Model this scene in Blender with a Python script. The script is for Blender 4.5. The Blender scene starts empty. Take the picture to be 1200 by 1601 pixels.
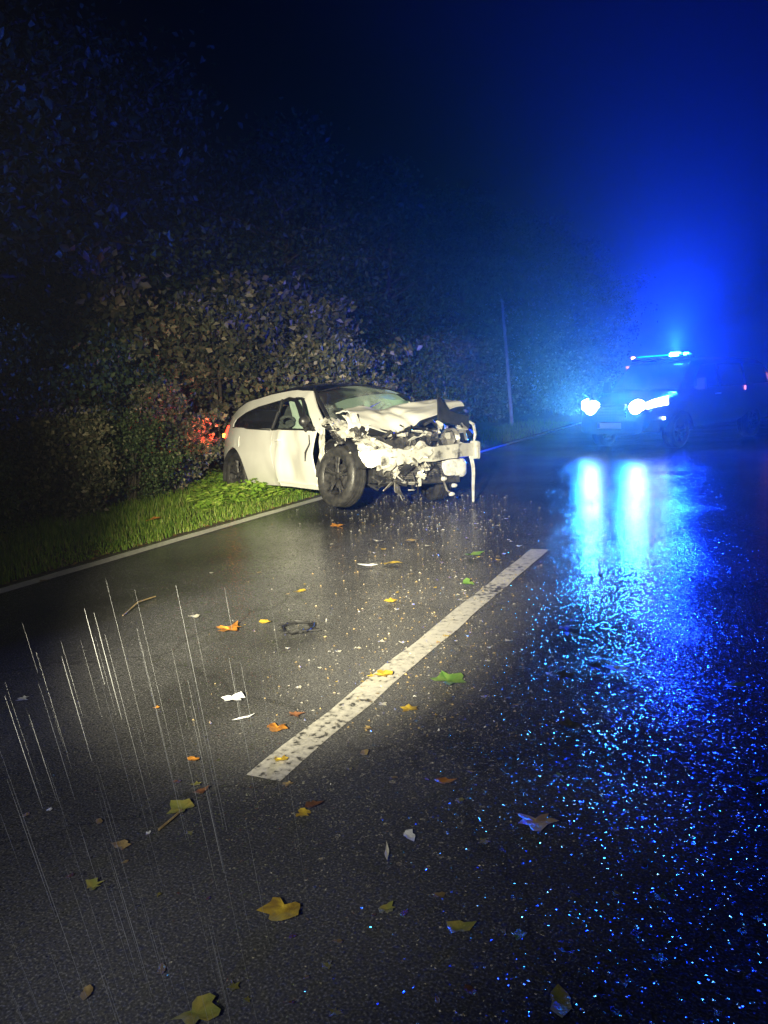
import bpy, bmesh, math, random
import numpy as np
from mathutils import Vector, Matrix, noise
from mathutils.geometry import delaunay_2d_cdt
R = math.radians
rnd = random.Random(7)
C = bpy.context.scene.collection
S = bpy.context.scene

# ------------------------------------------------------------------ camera
CAM_H, FPX, ROLL, VP = 1.35, 1202.0, R(3.0), (1177.0, 583.0)
_v = np.array([VP[0] - 600, VP[1] - 800.5, FPX]); _v /= np.linalg.norm(_v)
_u = np.array([-math.sin(ROLL), -math.cos(ROLL), (math.sin(ROLL) * _v[0] + math.cos(ROLL) * _v[1]) / _v[2]]); _u /= np.linalg.norm(_u)
_r = np.cross(_u, _v)
if _r[0] < 0: _r = -_r
def cam2world(d): return Vector((float(np.dot(d, _r)), float(np.dot(d, _v)), float(np.dot(d, _u))))
cam_x, cam_y, cam_z = (cam2world(np.array(a, float)) for a in ((1, 0, 0), (0, -1, 0), (0, 0, -1)))
cam = bpy.data.cameras.new('camera'); cam_o = bpy.data.objects.new('camera', cam); C.objects.link(cam_o)
cam.sensor_fit = 'VERTICAL'; cam.sensor_height = 36.0; cam.lens = FPX / 1601 * 36.0
cam.clip_start = 0.05; cam.clip_end = 2000
cam_o.matrix_world = Matrix(((cam_x.x, cam_y.x, cam_z.x, 0), (cam_x.y, cam_y.y, cam_z.y, 0), (cam_x.z, cam_y.z, cam_z.z, CAM_H), (0, 0, 0, 1)))
S.camera = cam_o
def at(px, py, z=0.0):
    """ground point seen at a photo pixel"""
    d = cam2world(np.array([px - 600, py - 800.5, FPX]))
    t = (z - CAM_H) / d.z
    return Vector((d.x * t, d.y * t, z))

# ------------------------------------------------------------------ night sky, moonlight, exposure
W = bpy.data.worlds.new('World'); S.world = W; W.use_nodes = True
nt = W.node_tree; nt.nodes.clear()
sky = nt.nodes.new('ShaderNodeTexSky'); sky.sky_type = 'NISHITA'; sky.sun_disc = False
sky.sun_elevation = R(-4); sky.sun_rotation = R(200)
bg = nt.nodes.new('ShaderNodeBackground'); bg.inputs['Strength'].default_value = 0.012
wo = nt.nodes.new('ShaderNodeOutputWorld')
nt.links.new(sky.outputs[0], bg.inputs[0]); nt.links.new(bg.outputs[0], wo.inputs[0])
def lamp(name, kind, energy, color, loc, radius=0.1, parent=None, **kw):
    l = bpy.data.lights.new(name, kind); l.energy = energy; l.color = color
    if kind == 'SUN': l.angle = radius
    else: l.shadow_soft_size = radius
    for k, v in kw.items(): setattr(l, k, v)
    o = bpy.data.objects.new(name, l); C.objects.link(o); o.location = loc
    if parent: o.parent = parent
    return o
def aim(o, target):
    o.rotation_euler = (Vector(target) - o.location).to_track_quat('-Z', 'Y').to_euler()
moon = lamp('moonlight', 'SUN', 0.002, (0.6, 0.75, 1.0), (0, 0, 30), R(0.5)); moon.rotation_euler = (R(50), 0, R(200))
WARM = (1.0, 0.91, 0.62)
torch = lamp('torch_beam', 'SPOT', 12200, WARM, (-0.45, -1.3, 2.0), 0.10, spot_size=R(35), spot_blend=1.0); aim(torch, at(560, 835) + Vector((0, 0, 0.1)))
outer = lamp('shrub_fill_lamp', 'SPOT', 5200, WARM, (-0.45, -1.3, 2.0), 0.05, spot_size=R(30), spot_blend=1.0); aim(outer, (-7.8, 12.5, 1.7))  # added lamp that brightens the shrubs behind the car
edge_fill = lamp('pool_edge_fill', 'SPOT', 430, (1.0, 0.96, 0.85), (-0.45, -1.3, 2.0), 0.10, spot_size=R(56), spot_blend=1.0); aim(edge_fill, at(570, 900))  # added wide lamp that softens the rim of the torch pool
spill = lamp('torch_spill', 'SPOT', 16, (0.80, 0.90, 1.0), (-0.45, -0.25, 1.55), 0.20, spot_size=R(84), spot_blend=1.0); aim(spill, at(330, 1480))
S.view_settings.view_transform = 'Standard'; S.view_settings.look = 'None'
S.view_settings.exposure = 0.0; S.view_settings.gamma = 1.0; S.view_settings.use_curve_mapping = False
S.cycles.use_denoising = True
S.cycles.max_bounces = 6; S.cycles.volume_bounces = 0; S.cycles.transparent_max_bounces = 12
S.cycles.sample_clamp_indirect = 6.0; S.cycles.caustics_reflective = False; S.cycles.caustics_refractive = False

# ------------------------------------------------------------------ materials
def mat(name, col=(0.5, 0.5, 0.5), rough=0.5, metal=0.0, spec=0.5, coat=0.0, trans=0.0, emit=None, estr=0.0):
    m = bpy.data.materials.new(name); m.use_nodes = True
    b = m.node_tree.nodes['Principled BSDF']
    b.inputs['Base Color'].default_value = (*col, 1); b.inputs['Roughness'].default_value = rough
    b.inputs['Metallic'].default_value = metal; b.inputs['Specular IOR Level'].default_value = spec
    b.inputs['Coat Weight'].default_value = coat; b.inputs['Transmission Weight'].default_value = trans
    if emit: b.inputs['Emission Color'].default_value = (*emit, 1); b.inputs['Emission Strength'].default_value = estr
    return m
def N(m, t, **kw):
    n = m.node_tree.nodes.new(t)
    for k, v in kw.items():
        if k.startswith('i_'): n.inputs[k[2:].replace('_', ' ')].default_value = v
        else: setattr(n, k, v)
    return n
def L(m, a, b): m.node_tree.links.new(a, b)
def ramp(m, stops, interp='LINEAR'):
    n = N(m, 'ShaderNodeValToRGB'); e = n.color_ramp.elements; n.color_ramp.interpolation = interp
    while len(e) > 1: e.remove(e[-1])
    e[0].position, e[0].color = stops[0][0], (*stops[0][1], 1)
    for p, c in stops[1:]:
        x = e.new(p); x.color = (*c, 1)
    return n
def g3(v): return (v, v, v)
def bsdf(m): return m.node_tree.nodes['Principled BSDF']
def mottled(name, a, b, scale, rough, metal=0.0, coat=0.0, bump=0.0, bscale=None, detail=6, lo=.35, hi=.65):
    m = mat(name, a, rough, metal, coat=coat)
    tc = N(m, 'ShaderNodeTexCoord'); n = N(m, 'ShaderNodeTexNoise', i_Scale=scale, i_Detail=detail)
    L(m, tc.outputs['Object'], n.inputs['Vector'])
    r = ramp(m, [(lo, a), (hi, b)]); L(m, n.outputs['Fac'], r.inputs[0]); L(m, r.outputs[0], bsdf(m).inputs['Base Color'])
    if bump:
        n2 = N(m, 'ShaderNodeTexNoise', i_Scale=bscale or scale * 4, i_Detail=8)
        L(m, tc.outputs['Object'], n2.inputs['Vector'])
        bp = N(m, 'ShaderNodeBump', i_Strength=1.0, i_Distance=bump); L(m, n2.outputs['Fac'], bp.inputs['Height']); L(m, bp.outputs[0], bsdf(m).inputs['Normal'])
    return m

def asphalt_bump(m, tc, grain=0.0010):
    """aggregate bumps under a film of water; the film fills the hollows unevenly"""
    vo = N(m, 'ShaderNodeTexVoronoi', i_Scale=95.0); L(m, tc, vo.inputs['Vector'])
    n1 = N(m, 'ShaderNodeTexNoise', i_Scale=38.0, i_Detail=5.0); L(m, tc, n1.inputs['Vector'])
    n3 = N(m, 'ShaderNodeTexNoise', i_Scale=1.1, i_Detail=4.0); L(m, tc, n3.inputs['Vector'])
    film = ramp(m, [(0.38, g3(0.6)), (0.66, g3(1.0))]); L(m, n3.outputs['Fac'], film.inputs[0])
    inv = N(m, 'ShaderNodeMath', operation='SUBTRACT'); inv.inputs[0].default_value = 1.0; L(m, vo.outputs['Distance'], inv.inputs[1])
    ad = N(m, 'ShaderNodeMath', operation='MULTIPLY_ADD'); L(m, n1.outputs['Fac'], ad.inputs[0]); ad.inputs[1].default_value = 1.6; L(m, inv.outputs[0], ad.inputs[2])
    mu = N(m, 'ShaderNodeMath', operation='MULTIPLY'); L(m, ad.outputs[0], mu.inputs[0]); L(m, film.outputs[0], mu.inputs[1])
    bp = N(m, 'ShaderNodeBump', i_Strength=1.0, i_Distance=grain); L(m, mu.outputs[0], bp.inputs['Height'])
    return bp, film, vo
def road_mat():
    m = mat('wet_asphalt', (0.05, 0.05, 0.052), 0.2, spec=0.5)
    tc = N(m, 'ShaderNodeTexCoord').outputs['Object']
    bp, film, vo = asphalt_bump(m, tc)
    n2 = N(m, 'ShaderNodeTexNoise', i_Scale=140.0, i_Detail=3.0); L(m, tc, n2.inputs['Vector'])
    r = ramp(m, [(0.3, (0.04, 0.041, 0.044)), (0.55, (0.085, 0.085, 0.086)), (0.74, (0.23, 0.23, 0.23))]); L(m, n2.outputs['Fac'], r.inputs[0])
    # worn wheel tracks and fine cracks along the lanes
    sx = N(m, 'ShaderNodeSeparateXYZ'); L(m, tc, sx.inputs[0])
    wv = N(m, 'ShaderNodeMath', operation='MULTIPLY'); L(m, sx.outputs[0], wv.inputs[0]); wv.inputs[1].default_value = 3.5
    sn = N(m, 'ShaderNodeMath', operation='SINE'); L(m, wv.outputs[0], sn.inputs[0])
    big = N(m, 'ShaderNodeTexNoise', i_Scale=0.8, i_Detail=5.0); L(m, tc, big.inputs['Vector'])
    mixv = N(m, 'ShaderNodeMath', operation='MULTIPLY_ADD'); L(m, sn.outputs[0], mixv.inputs[0]); mixv.inputs[1].default_value = .10; L(m, big.outputs['Fac'], mixv.inputs[2])
    tr = ramp(m, [(.32, g3(.55)), (.52, g3(1.0)), (.70, g3(1.35))]); L(m, mixv.outputs[0], tr.inputs[0])
    wn = N(m, 'ShaderNodeTexNoise', i_Scale=3.0, i_Detail=4.0); L(m, tc, wn.inputs['Vector'])
    wa = N(m, 'ShaderNodeVectorMath', operation='MULTIPLY_ADD'); L(m, wn.outputs['Color'], wa.inputs[0]); wa.inputs[1].default_value = (.5, .5, 0); L(m, tc, wa.inputs[2])
    cv = N(m, 'ShaderNodeTexVoronoi', feature='DISTANCE_TO_EDGE', i_Scale=.55); L(m, wa.outputs[0], cv.inputs['Vector'])
    cr = ramp(m, [(0.0, g3(.72)), (.004, g3(.8)), (.009, g3(1))]); L(m, cv.outputs[0], cr.inputs[0])
    m1 = N(m, 'ShaderNodeMixRGB', blend_type='MULTIPLY'); m1.inputs[0].default_value = 1; L(m, r.outputs[0], m1.inputs[1]); L(m, tr.outputs[0], m1.inputs[2])
    m2 = N(m, 'ShaderNodeMixRGB', blend_type='MULTIPLY'); m2.inputs[0].default_value = 1; L(m, m1.outputs[0], m2.inputs[1]); L(m, cr.outputs[0], m2.inputs[2])
    L(m, m2.outputs[0], bsdf(m).inputs['Base Color'])
    rr = ramp(m, [(0.6, g3(0.06)), (1.0, g3(0.13))]); L(m, film.outputs[0], rr.inputs[0]); L(m, rr.outputs[0], bsdf(m).inputs['Roughness'])
    # each stone of the aggregate shows a wet facet of its own tilt
    acc = bp.outputs[0]
    for sc, k in ((215.0, .95), (80.0, .45)):
        v2 = N(m, 'ShaderNodeTexVoronoi', i_Scale=sc); L(m, tc, v2.inputs['Vector'])
        sb = N(m, 'ShaderNodeVectorMath', operation='SUBTRACT'); L(m, v2.outputs['Color'], sb.inputs[0]); sb.inputs[1].default_value = (.5, .5, .5)
        ml = N(m, 'ShaderNodeVectorMath', operation='MULTIPLY'); L(m, sb.outputs[0], ml.inputs[0]); ml.inputs[1].default_value = (k, k, 0)
        sp = N(m, 'ShaderNodeSeparateColor'); L(m, v2.outputs['Color'], sp.inputs[0])
        pw = N(m, 'ShaderNodeMath', operation='POWER'); L(m, sp.outputs[2], pw.inputs[0]); pw.inputs[1].default_value = 3.8   # few stones tilt much
        sc2 = N(m, 'ShaderNodeVectorMath', operation='SCALE'); L(m, ml.outputs[0], sc2.inputs[0]); L(m, pw.outputs[0], sc2.inputs['Scale']); ml = sc2
        ad2 = N(m, 'ShaderNodeVectorMath', operation='ADD'); L(m, acc, ad2.inputs[0]); L(m, ml.outputs[0], ad2.inputs[1]); acc = ad2.outputs[0]
    no = N(m, 'ShaderNodeVectorMath', operation='NORMALIZE'); L(m, acc, no.inputs[0]); L(m, no.outputs[0], bsdf(m).inputs['Normal'])
    return m
def paint_mat(name='worn_road_paint', lift=0.0, white=(0.52, 0.50, 0.44)):
    m = mat(name, (0.72, 0.70, 0.62), 0.3)
    tc = N(m, 'ShaderNodeTexCoord').outputs['Object']
    n = N(m, 'ShaderNodeTexNoise', i_Scale=26.0, i_Detail=9.0, i_Roughness=0.62); L(m, tc, n.inputs['Vector'])
    big = N(m, 'ShaderNodeTexNoise', i_Scale=1.7, i_Detail=2.0); L(m, tc, big.inputs['Vector'])
    ad = N(m, 'ShaderNodeMath', operation='MULTIPLY_ADD'); L(m, big.outputs['Fac'], ad.inputs[0]); ad.inputs[1].default_value = 0.6; L(m, n.outputs['Fac'], ad.inputs[2])
    r = ramp(m, [(0.0, (0.05, 0.05, 0.05)), (0.68 - lift, (0.06, 0.06, 0.055)), (0.73 - lift, tuple(c * .7 for c in white)), (0.86, white)]); L(m, ad.outputs[0], r.inputs[0])
    L(m, r.outputs[0], bsdf(m).inputs['Base Color'])
    bp, film, vo = asphalt_bump(m, tc, 0.001); L(m, bp.outputs[0], bsdf(m).inputs['Normal'])
    return m
def leafy(name, stops, rough=0.45, trans=0.25):
    """leaf colour varies from leaf to leaf"""
    m = mat(name, stops[0][1], rough, spec=0.2)
    g = N(m, 'ShaderNodeNewGeometry'); r = ramp(m, stops); L(m, g.outputs['Random Per Island'], r.inputs[0])
    L(m, r.outputs[0], bsdf(m).inputs['Base Color'])
    tr = N(m, 'ShaderNodeBsdfTranslucent'); L(m, r.outputs[0], tr.inputs['Color'])
    mx = N(m, 'ShaderNodeMixShader'); mx.inputs[0].default_value = trans
    L(m, bsdf(m).outputs[0], mx.inputs[1]); L(m, tr.outputs[0], mx.inputs[2])
    L(m, mx.outputs[0], m.node_tree.nodes['Material Output'].inputs['Surface'])
    return m
def glassy(name, tint, fac, rough=0.03, crack=False):
    """thin pane: partly see-through, glossy; a shattered pane is milky along its cracks"""
    m = mat(name, (0.02, 0.02, 0.022), rough, spec=0.6)
    t = N(m, 'ShaderNodeBsdfTransparent'); t.inputs[0].default_value = (*tint, 1)
    mx = N(m, 'ShaderNodeMixShader'); mx.inputs[0].default_value = fac
    L(m, bsdf(m).outputs[0], mx.inputs[1]); L(m, t.outputs[0], mx.inputs[2])
    if crack:
        tc = N(m, 'ShaderNodeTexCoord'); v = N(m, 'ShaderNodeTexVoronoi', feature='DISTANCE_TO_EDGE', i_Scale=46.0); L(m, tc.outputs['Object'], v.inputs['Vector'])
        r = ramp(m, [(0.0, g3(.8)), (0.05, g3(0.6)), (0.15, g3(0.22)), (1, g3(0.12))]); L(m, v.outputs[0], r.inputs[0])
        n = N(m, 'ShaderNodeTexNoise', i_Scale=2.2, i_Detail=3.0); L(m, tc.outputs['Object'], n.inputs['Vector'])
        r2 = ramp(m, [(0.45, g3(0.05)), (0.66, g3(0.9))]); L(m, n.outputs['Fac'], r2.inputs[0])
        mm = N(m, 'ShaderNodeMath', operation='MULTIPLY'); L(m, r.outputs[0], mm.inputs[0]); L(m, r2.outputs[0], mm.inputs[1])
        d = N(m, 'ShaderNodeBsdfDiffuse'); d.inputs[0].default_value = (0.5, 0.56, 0.52, 1)
        m2 = N(m, 'ShaderNodeMixShader'); L(m, mm.outputs[0], m2.inputs[0]); L(m, mx.outputs[0], m2.inputs[1]); L(m, d.outputs[0], m2.inputs[2]); mx = m2
    L(m, mx.outputs[0], m.node_tree.nodes['Material Output'].inputs['Surface'])
    return m

M = {}
M['road'] = road_mat(); M['paint'] = paint_mat(); M['edge_paint'] = paint_mat('edge_line_paint', .16, (0.74, 0.73, 0.68))
M['soil'] = mottled('leaf_mould_soil', (0.03, 0.024, 0.014), (0.07, 0.055, 0.03), 9, 0.8, bump=0.03, bscale=30)
M['grass'] = leafy('wet_grass', [(0, (0.07, 0.15, 0.02)), (0.5, (0.15, 0.25, 0.03)), (0.85, (0.25, 0.32, 0.06)), (1, (0.22, 0.20, 0.09))])
M['weed'] = leafy('weed_leaves', [(0, (0.13, 0.25, 0.025)), (0.6, (0.25, 0.40, 0.05)), (1, (0.36, 0.44, 0.09))])
M['shrub_brown'] = leafy('autumn_shrub_leaves', [(0, (0.045, 0.055, 0.03)), (0.35, (0.09, 0.105, 0.055)), (0.6, (0.14, 0.14, 0.075)), (0.82, (0.15, 0.125, 0.075)), (0.93, (0.30, 0.27, 0.16)), (1, (0.42, 0.38, 0.27))], 0.5)
M['shrub_green'] = leafy('green_shrub_leaves', [(0, (0.03, 0.05, 0.02)), (0.5, (0.05, 0.085, 0.03)), (0.88, (0.085, 0.12, 0.045)), (1, (0.2, 0.19, 0.10))], 0.5)
M['tree_leaf'] = leafy('dark_tree_leaves', [(0, (0.025, 0.042, 0.02)), (0.6, (0.045, 0.075, 0.03)), (1, (0.09, 0.11, 0.05))], 0.5)
M['bark'] = mottled('bark', (0.04, 0.032, 0.024), (0.09, 0.075, 0.055), 7, 0.85, bump=0.02, bscale=25)
M['white'] = mottled('white_car_paint', (0.62, 0.615, 0.575), (0.70, 0.695, 0.65), 2.5, 0.28, coat=0.6)
M['primer'] = mottled('torn_white_metal', (0.05, 0.048, 0.045), (0.56, 0.55, 0.50), 8, 0.28, metal=0.15, coat=0.4, bump=0.012, bscale=14, lo=.32, hi=.46)
M['blackpaint'] = mat('black_roof_paint', (0.012, 0.012, 0.014), 0.16, coat=0.8)
M['trim'] = mat('black_trim', (0.015, 0.015, 0.016), 0.4)
M['rubber'] = mottled('wet_tyre_rubber', (0.022, 0.022, 0.022), (0.05, 0.048, 0.045), 22, 0.42, bump=0.004, bscale=60)
M['alloy'] = mottled('dirty_alloy', (0.03, 0.03, 0.03), (0.17, 0.165, 0.16), 16, 0.35, metal=0.7)
M['darkmetal'] = mottled('dark_engine_metal', (0.03, 0.03, 0.032), (0.11, 0.105, 0.10), 14, 0.4, metal=0.4, bump=0.006, bscale=40)
M['greymetal'] = mottled('bare_bent_metal', (0.22, 0.21, 0.19), (0.55, 0.53, 0.48), 11, 0.32, metal=0.6, bump=0.008, bscale=30)
M['plastic'] = mottled('black_plastic', (0.018, 0.018, 0.019), (0.04, 0.04, 0.04), 15, 0.38)
M['clearplastic'] = mottled('scuffed_clear_plastic', (0.45, 0.46, 0.46), (0.75, 0.74, 0.72), 18, 0.2)
M['airbag'] = mottled('airbag_cloth', (0.50, 0.58, 0.50), (0.68, 0.74, 0.66), 5, 0.8, bump=0.01, bscale=9)
M['seat'] = mottled('dark_seat_cloth', (0.03, 0.03, 0.033), (0.06, 0.06, 0.06), 20, 0.8)
M['tint'] = glassy('tinted_glass', (0.25, 0.28, 0.30), 0.45)
M['glass'] = glassy('clear_glass', (0.85, 0.93, 0.88), 0.85)
M['screen'] = glassy('shattered_windscreen', (0.7, 0.85, 0.78), 0.7, 0.06, crack=True)
M['redlight'] = mat('lit_red_lens', (0.35, 0.01, 0.008), 0.15, emit=(1.0, 0.03, 0.012), estr=9.0)
M['amberlight'] = mat('lit_amber_bulb', (0.5, 0.2, 0.02), 0.2, emit=(1.0, 0.40, 0.03), estr=14.0)
M['van'] = mottled('van_paint', (0.012, 0.013, 0.016), (0.02, 0.022, 0.026), 2, 0.3, coat=0.6)
M['headlamp'] = mat('lit_headlamp', (0.8, 0.8, 0.8), 0.1, emit=(0.6, 0.85, 1.0), estr=70.0)
M['drl'] = mat('lit_running_light', (0.8, 0.8, 0.8), 0.1, emit=(0.65, 0.85, 1.0), estr=14.0)
M['bluelamp'] = mat('lit_blue_beacon', (0.02, 0.1, 0.6), 0.1, emit=(0.05, 0.45, 1.0), estr=60.0)
M['bluedim'] = mat('blue_beacon_lens', (0.01, 0.06, 0.5), 0.1, emit=(0.0, 0.35, 1.0), estr=2.5)
M['pinklamp'] = mat('lit_red_marker', (0.5, 0.1, 0.1), 0.2, emit=(1.0, 0.30, 0.32), estr=1.6)
M['plate'] = mat('plate_white', (0.7, 0.7, 0.68), 0.3)
M['plateblue'] = mat('plate_blue', (0.02, 0.06, 0.4), 0.3)
M['rain'] = mat('rain_water', (0.30, 0.31, 0.32), 0.3)
M['crumb'] = mottled('crumbs', (.09, .085, .075), (.30, .285, .26), 60, .25)
M['litter'] = leafy('dead_leaves', [(0, (.08, .05, .025)), (.5, (.18, .11, .04)), (.85, (.30, .19, .06)), (1, (.42, .30, .12))], .4, .1)
M['woodpole'] = mottled('weathered_pole', (0.20, 0.18, 0.15), (0.32, 0.29, 0.25), 5, 0.6, bump=0.005)
LEAFCOL = {'yellow': ((0.58, 0.42, 0.05), (0.28, 0.18, 0.03)), 'orange': ((0.52, 0.23, 0.04), (0.20, 0.08, 0.02)), 'tan': ((0.36, 0.27, 0.13), (0.20, 0.14, 0.07)),
           'brown': ((0.20, 0.09, 0.045), (0.10, 0.05, 0.03)), 'olive': ((0.20, 0.22, 0.06), (0.32, 0.27, 0.07)), 'green': ((0.10, 0.22, 0.05), (0.18, 0.28, 0.07)), 'pale': ((0.60, 0.58, 0.50), (0.42, 0.40, 0.34)),
           'dark': ((0.03, 0.035, 0.02), (0.06, 0.05, 0.03)), 'white': ((0.72, 0.74, 0.76), (0.55, 0.56, 0.58))}
for k, (a, b) in LEAFCOL.items(): M['leaf_' + k] = mottled('leaf_' + k, a, b, 28, 0.3, bump=0.004, bscale=60)

# ------------------------------------------------------------------ mesh helpers
class MB:
    def __init__(s): s.v = []; s.f = []
    def add(s, vs, fs):
        o = len(s.v); s.v += [tuple(p) for p in vs]; s.f += [tuple(i + o for i in f) for f in fs]; return s
    def box(s, c, d, rot=None, taper=1.0, jit=0.0):
        m = rot or Matrix.Identity(3); vs = []
        for z in (-.5, .5):
            k = taper if z > 0 else 1
            for x, y in ((-.5, -.5), (.5, -.5), (.5, .5), (-.5, .5)):
                p = Vector((x * d[0] * k, y * d[1] * k, z * d[2])) + Vector((rnd.uniform(-jit, jit), rnd.uniform(-jit, jit), rnd.uniform(-jit, jit)))
                vs.append(Vector(c) + m @ p)
        return s.add(vs, [(3, 2, 1, 0), (4, 5, 6, 7), (0, 1, 5, 4), (1, 2, 6, 5), (2, 3, 7, 6), (3, 0, 4, 7)])
    def tube(s, pts, r, n=8, cap=True):
        pts = [Vector(p) for p in pts]; rr = r if hasattr(r, '__len__') else [r] * len(pts)
        rings = []; up = Vector((0.13, 0.21, 0.97))
        for i, p in enumerate(pts):
            t = (pts[min(i + 1, len(pts) - 1)] - pts[max(i - 1, 0)]).normalized()
            a = t.cross(up)
            if a.length < 1e-3: a = t.cross(Vector((1, 0, 0)))
            a.normalize(); b = t.cross(a)
            rings.append([p + (a * math.cos(2 * math.pi * k / n) + b * math.sin(2 * math.pi * k / n)) * rr[i] for k in range(n)])
        vs = [q for g in rings for q in g]; fs = []
        for i in range(len(pts) - 1):
            for k in range(n):
                fs.append((i * n + k, i * n + (k + 1) % n, (i + 1) * n + (k + 1) % n, (i + 1) * n + k))
        if cap: fs += [tuple(range(n)), tuple(reversed(range((len(pts) - 1) * n, len(pts) * n)))]
        return s.add(vs, fs)
    def grid(s, fn, nu, nv):
        vs = [fn(i / nu, j / nv) for j in range(nv + 1) for i in range(nu + 1)]
        return s.add(vs, [(j * (nu + 1) + i, j * (nu + 1) + i + 1, (j + 1) * (nu + 1) + i + 1, (j + 1) * (nu + 1) + i) for j in range(nv) for i in range(nu)])
    def lathe_y(s, prof, n=36, c=(0, 0, 0)):
        """revolve (radius, y) pairs about the y axis"""
        vs = []
        for (r, y) in prof:
            for k in range(n):
                a = 2 * math.pi * k / n; vs.append((c[0] + r * math.cos(a), c[1] + y, c[2] + r * math.sin(a)))
        m = len(prof)
        return s.add(vs, [(i * n + k, i * n + (k + 1) % n, ((i + 1)) * n + (k + 1) % n, (i + 1) * n + k) for i in range(m - 1) for k in range(n)])
    def build(s, name, m, parent=None, smooth=False, solid=0.0, sub=0, bevel=0.0):
        me = bpy.data.meshes.new(name); me.from_pydata(s.v, [], s.f); me.update()
        o = bpy.data.objects.new(name, me); C.objects.link(o); me.materials.append(m)
        bm = bmesh.new(); bm.from_mesh(me); bmesh.ops.recalc_face_normals(bm, faces=bm.faces)
        if bevel: bmesh.ops.bevel(bm, geom=bm.edges[:], offset=bevel, segments=2, affect='EDGES')
        if solid:
            ret = bmesh.ops.solidify(bm, geom=bm.faces[:], thickness=solid)
        bm.to_mesh(me); bm.free()
        if smooth:
            me.shade_smooth()
            try: me.set_sharp_from_angle(angle=R(42))
            except Exception: pass
        if parent: o.parent = parent
        return o
def tag(o, label=None, cat=None, group=None, kind=None):
    if label: o['label'] = label
    if cat: o['category'] = cat
    if group: o['group'] = group
    if kind: o['kind'] = kind
    return o
def empty(name, loc=(0, 0, 0), rot=(0, 0, 0), parent=None):
    o = bpy.data.objects.new(name, None); C.objects.link(o); o.location = loc; o.rotation_euler = rot; o.empty_display_size = .2
    if parent: o.parent = parent
    return o
def copy_tree(o, parent=None):
    c = o.copy(); C.objects.link(c)
    if parent: c.parent = parent
    for ch in list(o.children): copy_tree(ch, c)
    return c
def panel(poly, surf, step=0.07, edge=0.05):
    """a curved sheet: 2-D outline (densified and filled with a grid) lifted onto surf(a, b)"""
    pts = []
    for i, p in enumerate(poly):
        q = poly[(i + 1) % len(poly)]; n = max(1, int(math.dist(p, q) / edge))
        pts += [(p[0] + (q[0] - p[0]) * k / n, p[1] + (q[1] - p[1]) * k / n) for k in range(n)]
    ne = len(pts); edges = [(i, (i + 1) % ne) for i in range(ne)]
    xs = [p[0] for p in pts]; ys = [p[1] for p in pts]
    def inside(x, y):
        c = False
        for i in range(ne):
            x1, y1 = pts[i]; x2, y2 = pts[(i + 1) % ne]
            if (y1 > y) != (y2 > y) and x < (x2 - x1) * (y - y1) / (y2 - y1) + x1: c = not c
        return c
    g = []
    x = min(xs) + step * .5
    while x < max(xs):
        y = min(ys) + step * .5
        while y < max(ys):
            if inside(x, y) and min(math.dist((x, y), p) for p in pts) > edge * .55: g.append((x, y))
            y += step
        x += step
    vs, _, fs, *_ = delaunay_2d_cdt([Vector(p) for p in pts + g], edges, [], 1, 1e-5)
    mb = MB(); mb.add([surf(p[0], p[1]) for p in vs], [tuple(f) for f in fs]); return mb
def nz(x, y, z=0.0): return noise.noise(Vector((x, y, z)))

# ------------------------------------------------------------------ ground, road, markings
LINE_X, DASH_X, RIGHT_X = -5.16, -1.56, 2.04
def groundz(x, y):
    """verge rises a little behind the road edge"""
    e = 0.0
    if x < LINE_X - 0.12:
        d = LINE_X - 0.12 - x
        e = 0.05 * min(1, d / .5) + 0.25 * min(1, max(0, (d - 2.2) / 5)) + 0.04 * nz(x * .9, y * .9)* min(1, d)
    elif x > RIGHT_X + .25:
        d = x - RIGHT_X - .25; e = 0.04 * min(1, d) + 0.03 * nz(x, y) * min(1, d)
    else: e = -0.06
    return e
def axis(lo, hi, fine0, fine1, step, far):
    a = []; x = lo
    while x < fine0: a.append(x); x += far
    x = fine0
    while x < fine1: a.append(x); x += step
    x = fine1
    while x <= hi: a.append(x); x += far
    return a
gx = axis(-140, 140, -10, -5.2, .2, 13) ; gx = sorted(set([v for v in gx if not -5.2 <= v <= 2.6] + [-5.29, -5.25, 2.28, 2.34, 2.7, 4, 6, 9]))
gy = axis(-60, 240, -4, 32, .4, 12)
mb = MB(); nx = len(gx)
mb.add([(x, y, groundz(x, y)) for y in gy for x in gx], [(j * nx + i, j * nx + i + 1, (j + 1) * nx + i + 1, (j + 1) * nx + i) for j in range(len(gy) - 1) for i in range(nx - 1)])
tag(mb.build('ground', M['soil'], smooth=True), kind='structure')
mb = MB(); mb.box((-1.5, 90, -.06), (7.72, 300, .12))
tag(mb.build('road', M['road']), kind='structure')
def strip(name, x, w, y0, y1, z=0.004, wob=0.012, jag=True):
    mb = MB(); n = max(8, int((y1 - y0) / .12)); vs = []
    for i in range(n + 1):
        y = y0 + (y1 - y0) * i / n; k = .5 * w
        vs += [(x - k + wob * nz(y * 3, x), y, z), (x + k + wob * nz(y * 3, x + 9), y, z)]
    mb.add(vs, [(2 * i, 2 * i + 1, 2 * i + 3, 2 * i + 2) for i in range(n)])
    return tag(mb.build(name, M['edge_paint' if name == 'edge_line' else 'paint']), kind='structure')
strip('edge_line', LINE_X, .15, -30, 60); strip('edge_line', RIGHT_X, .13, -30, 60)
strip('lane_marking', DASH_X, .142, 2.12, 6.15)
for y in (-9.7, 26.1, 38.1): strip('lane_marking', DASH_X, .13, y, y + 4)

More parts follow.
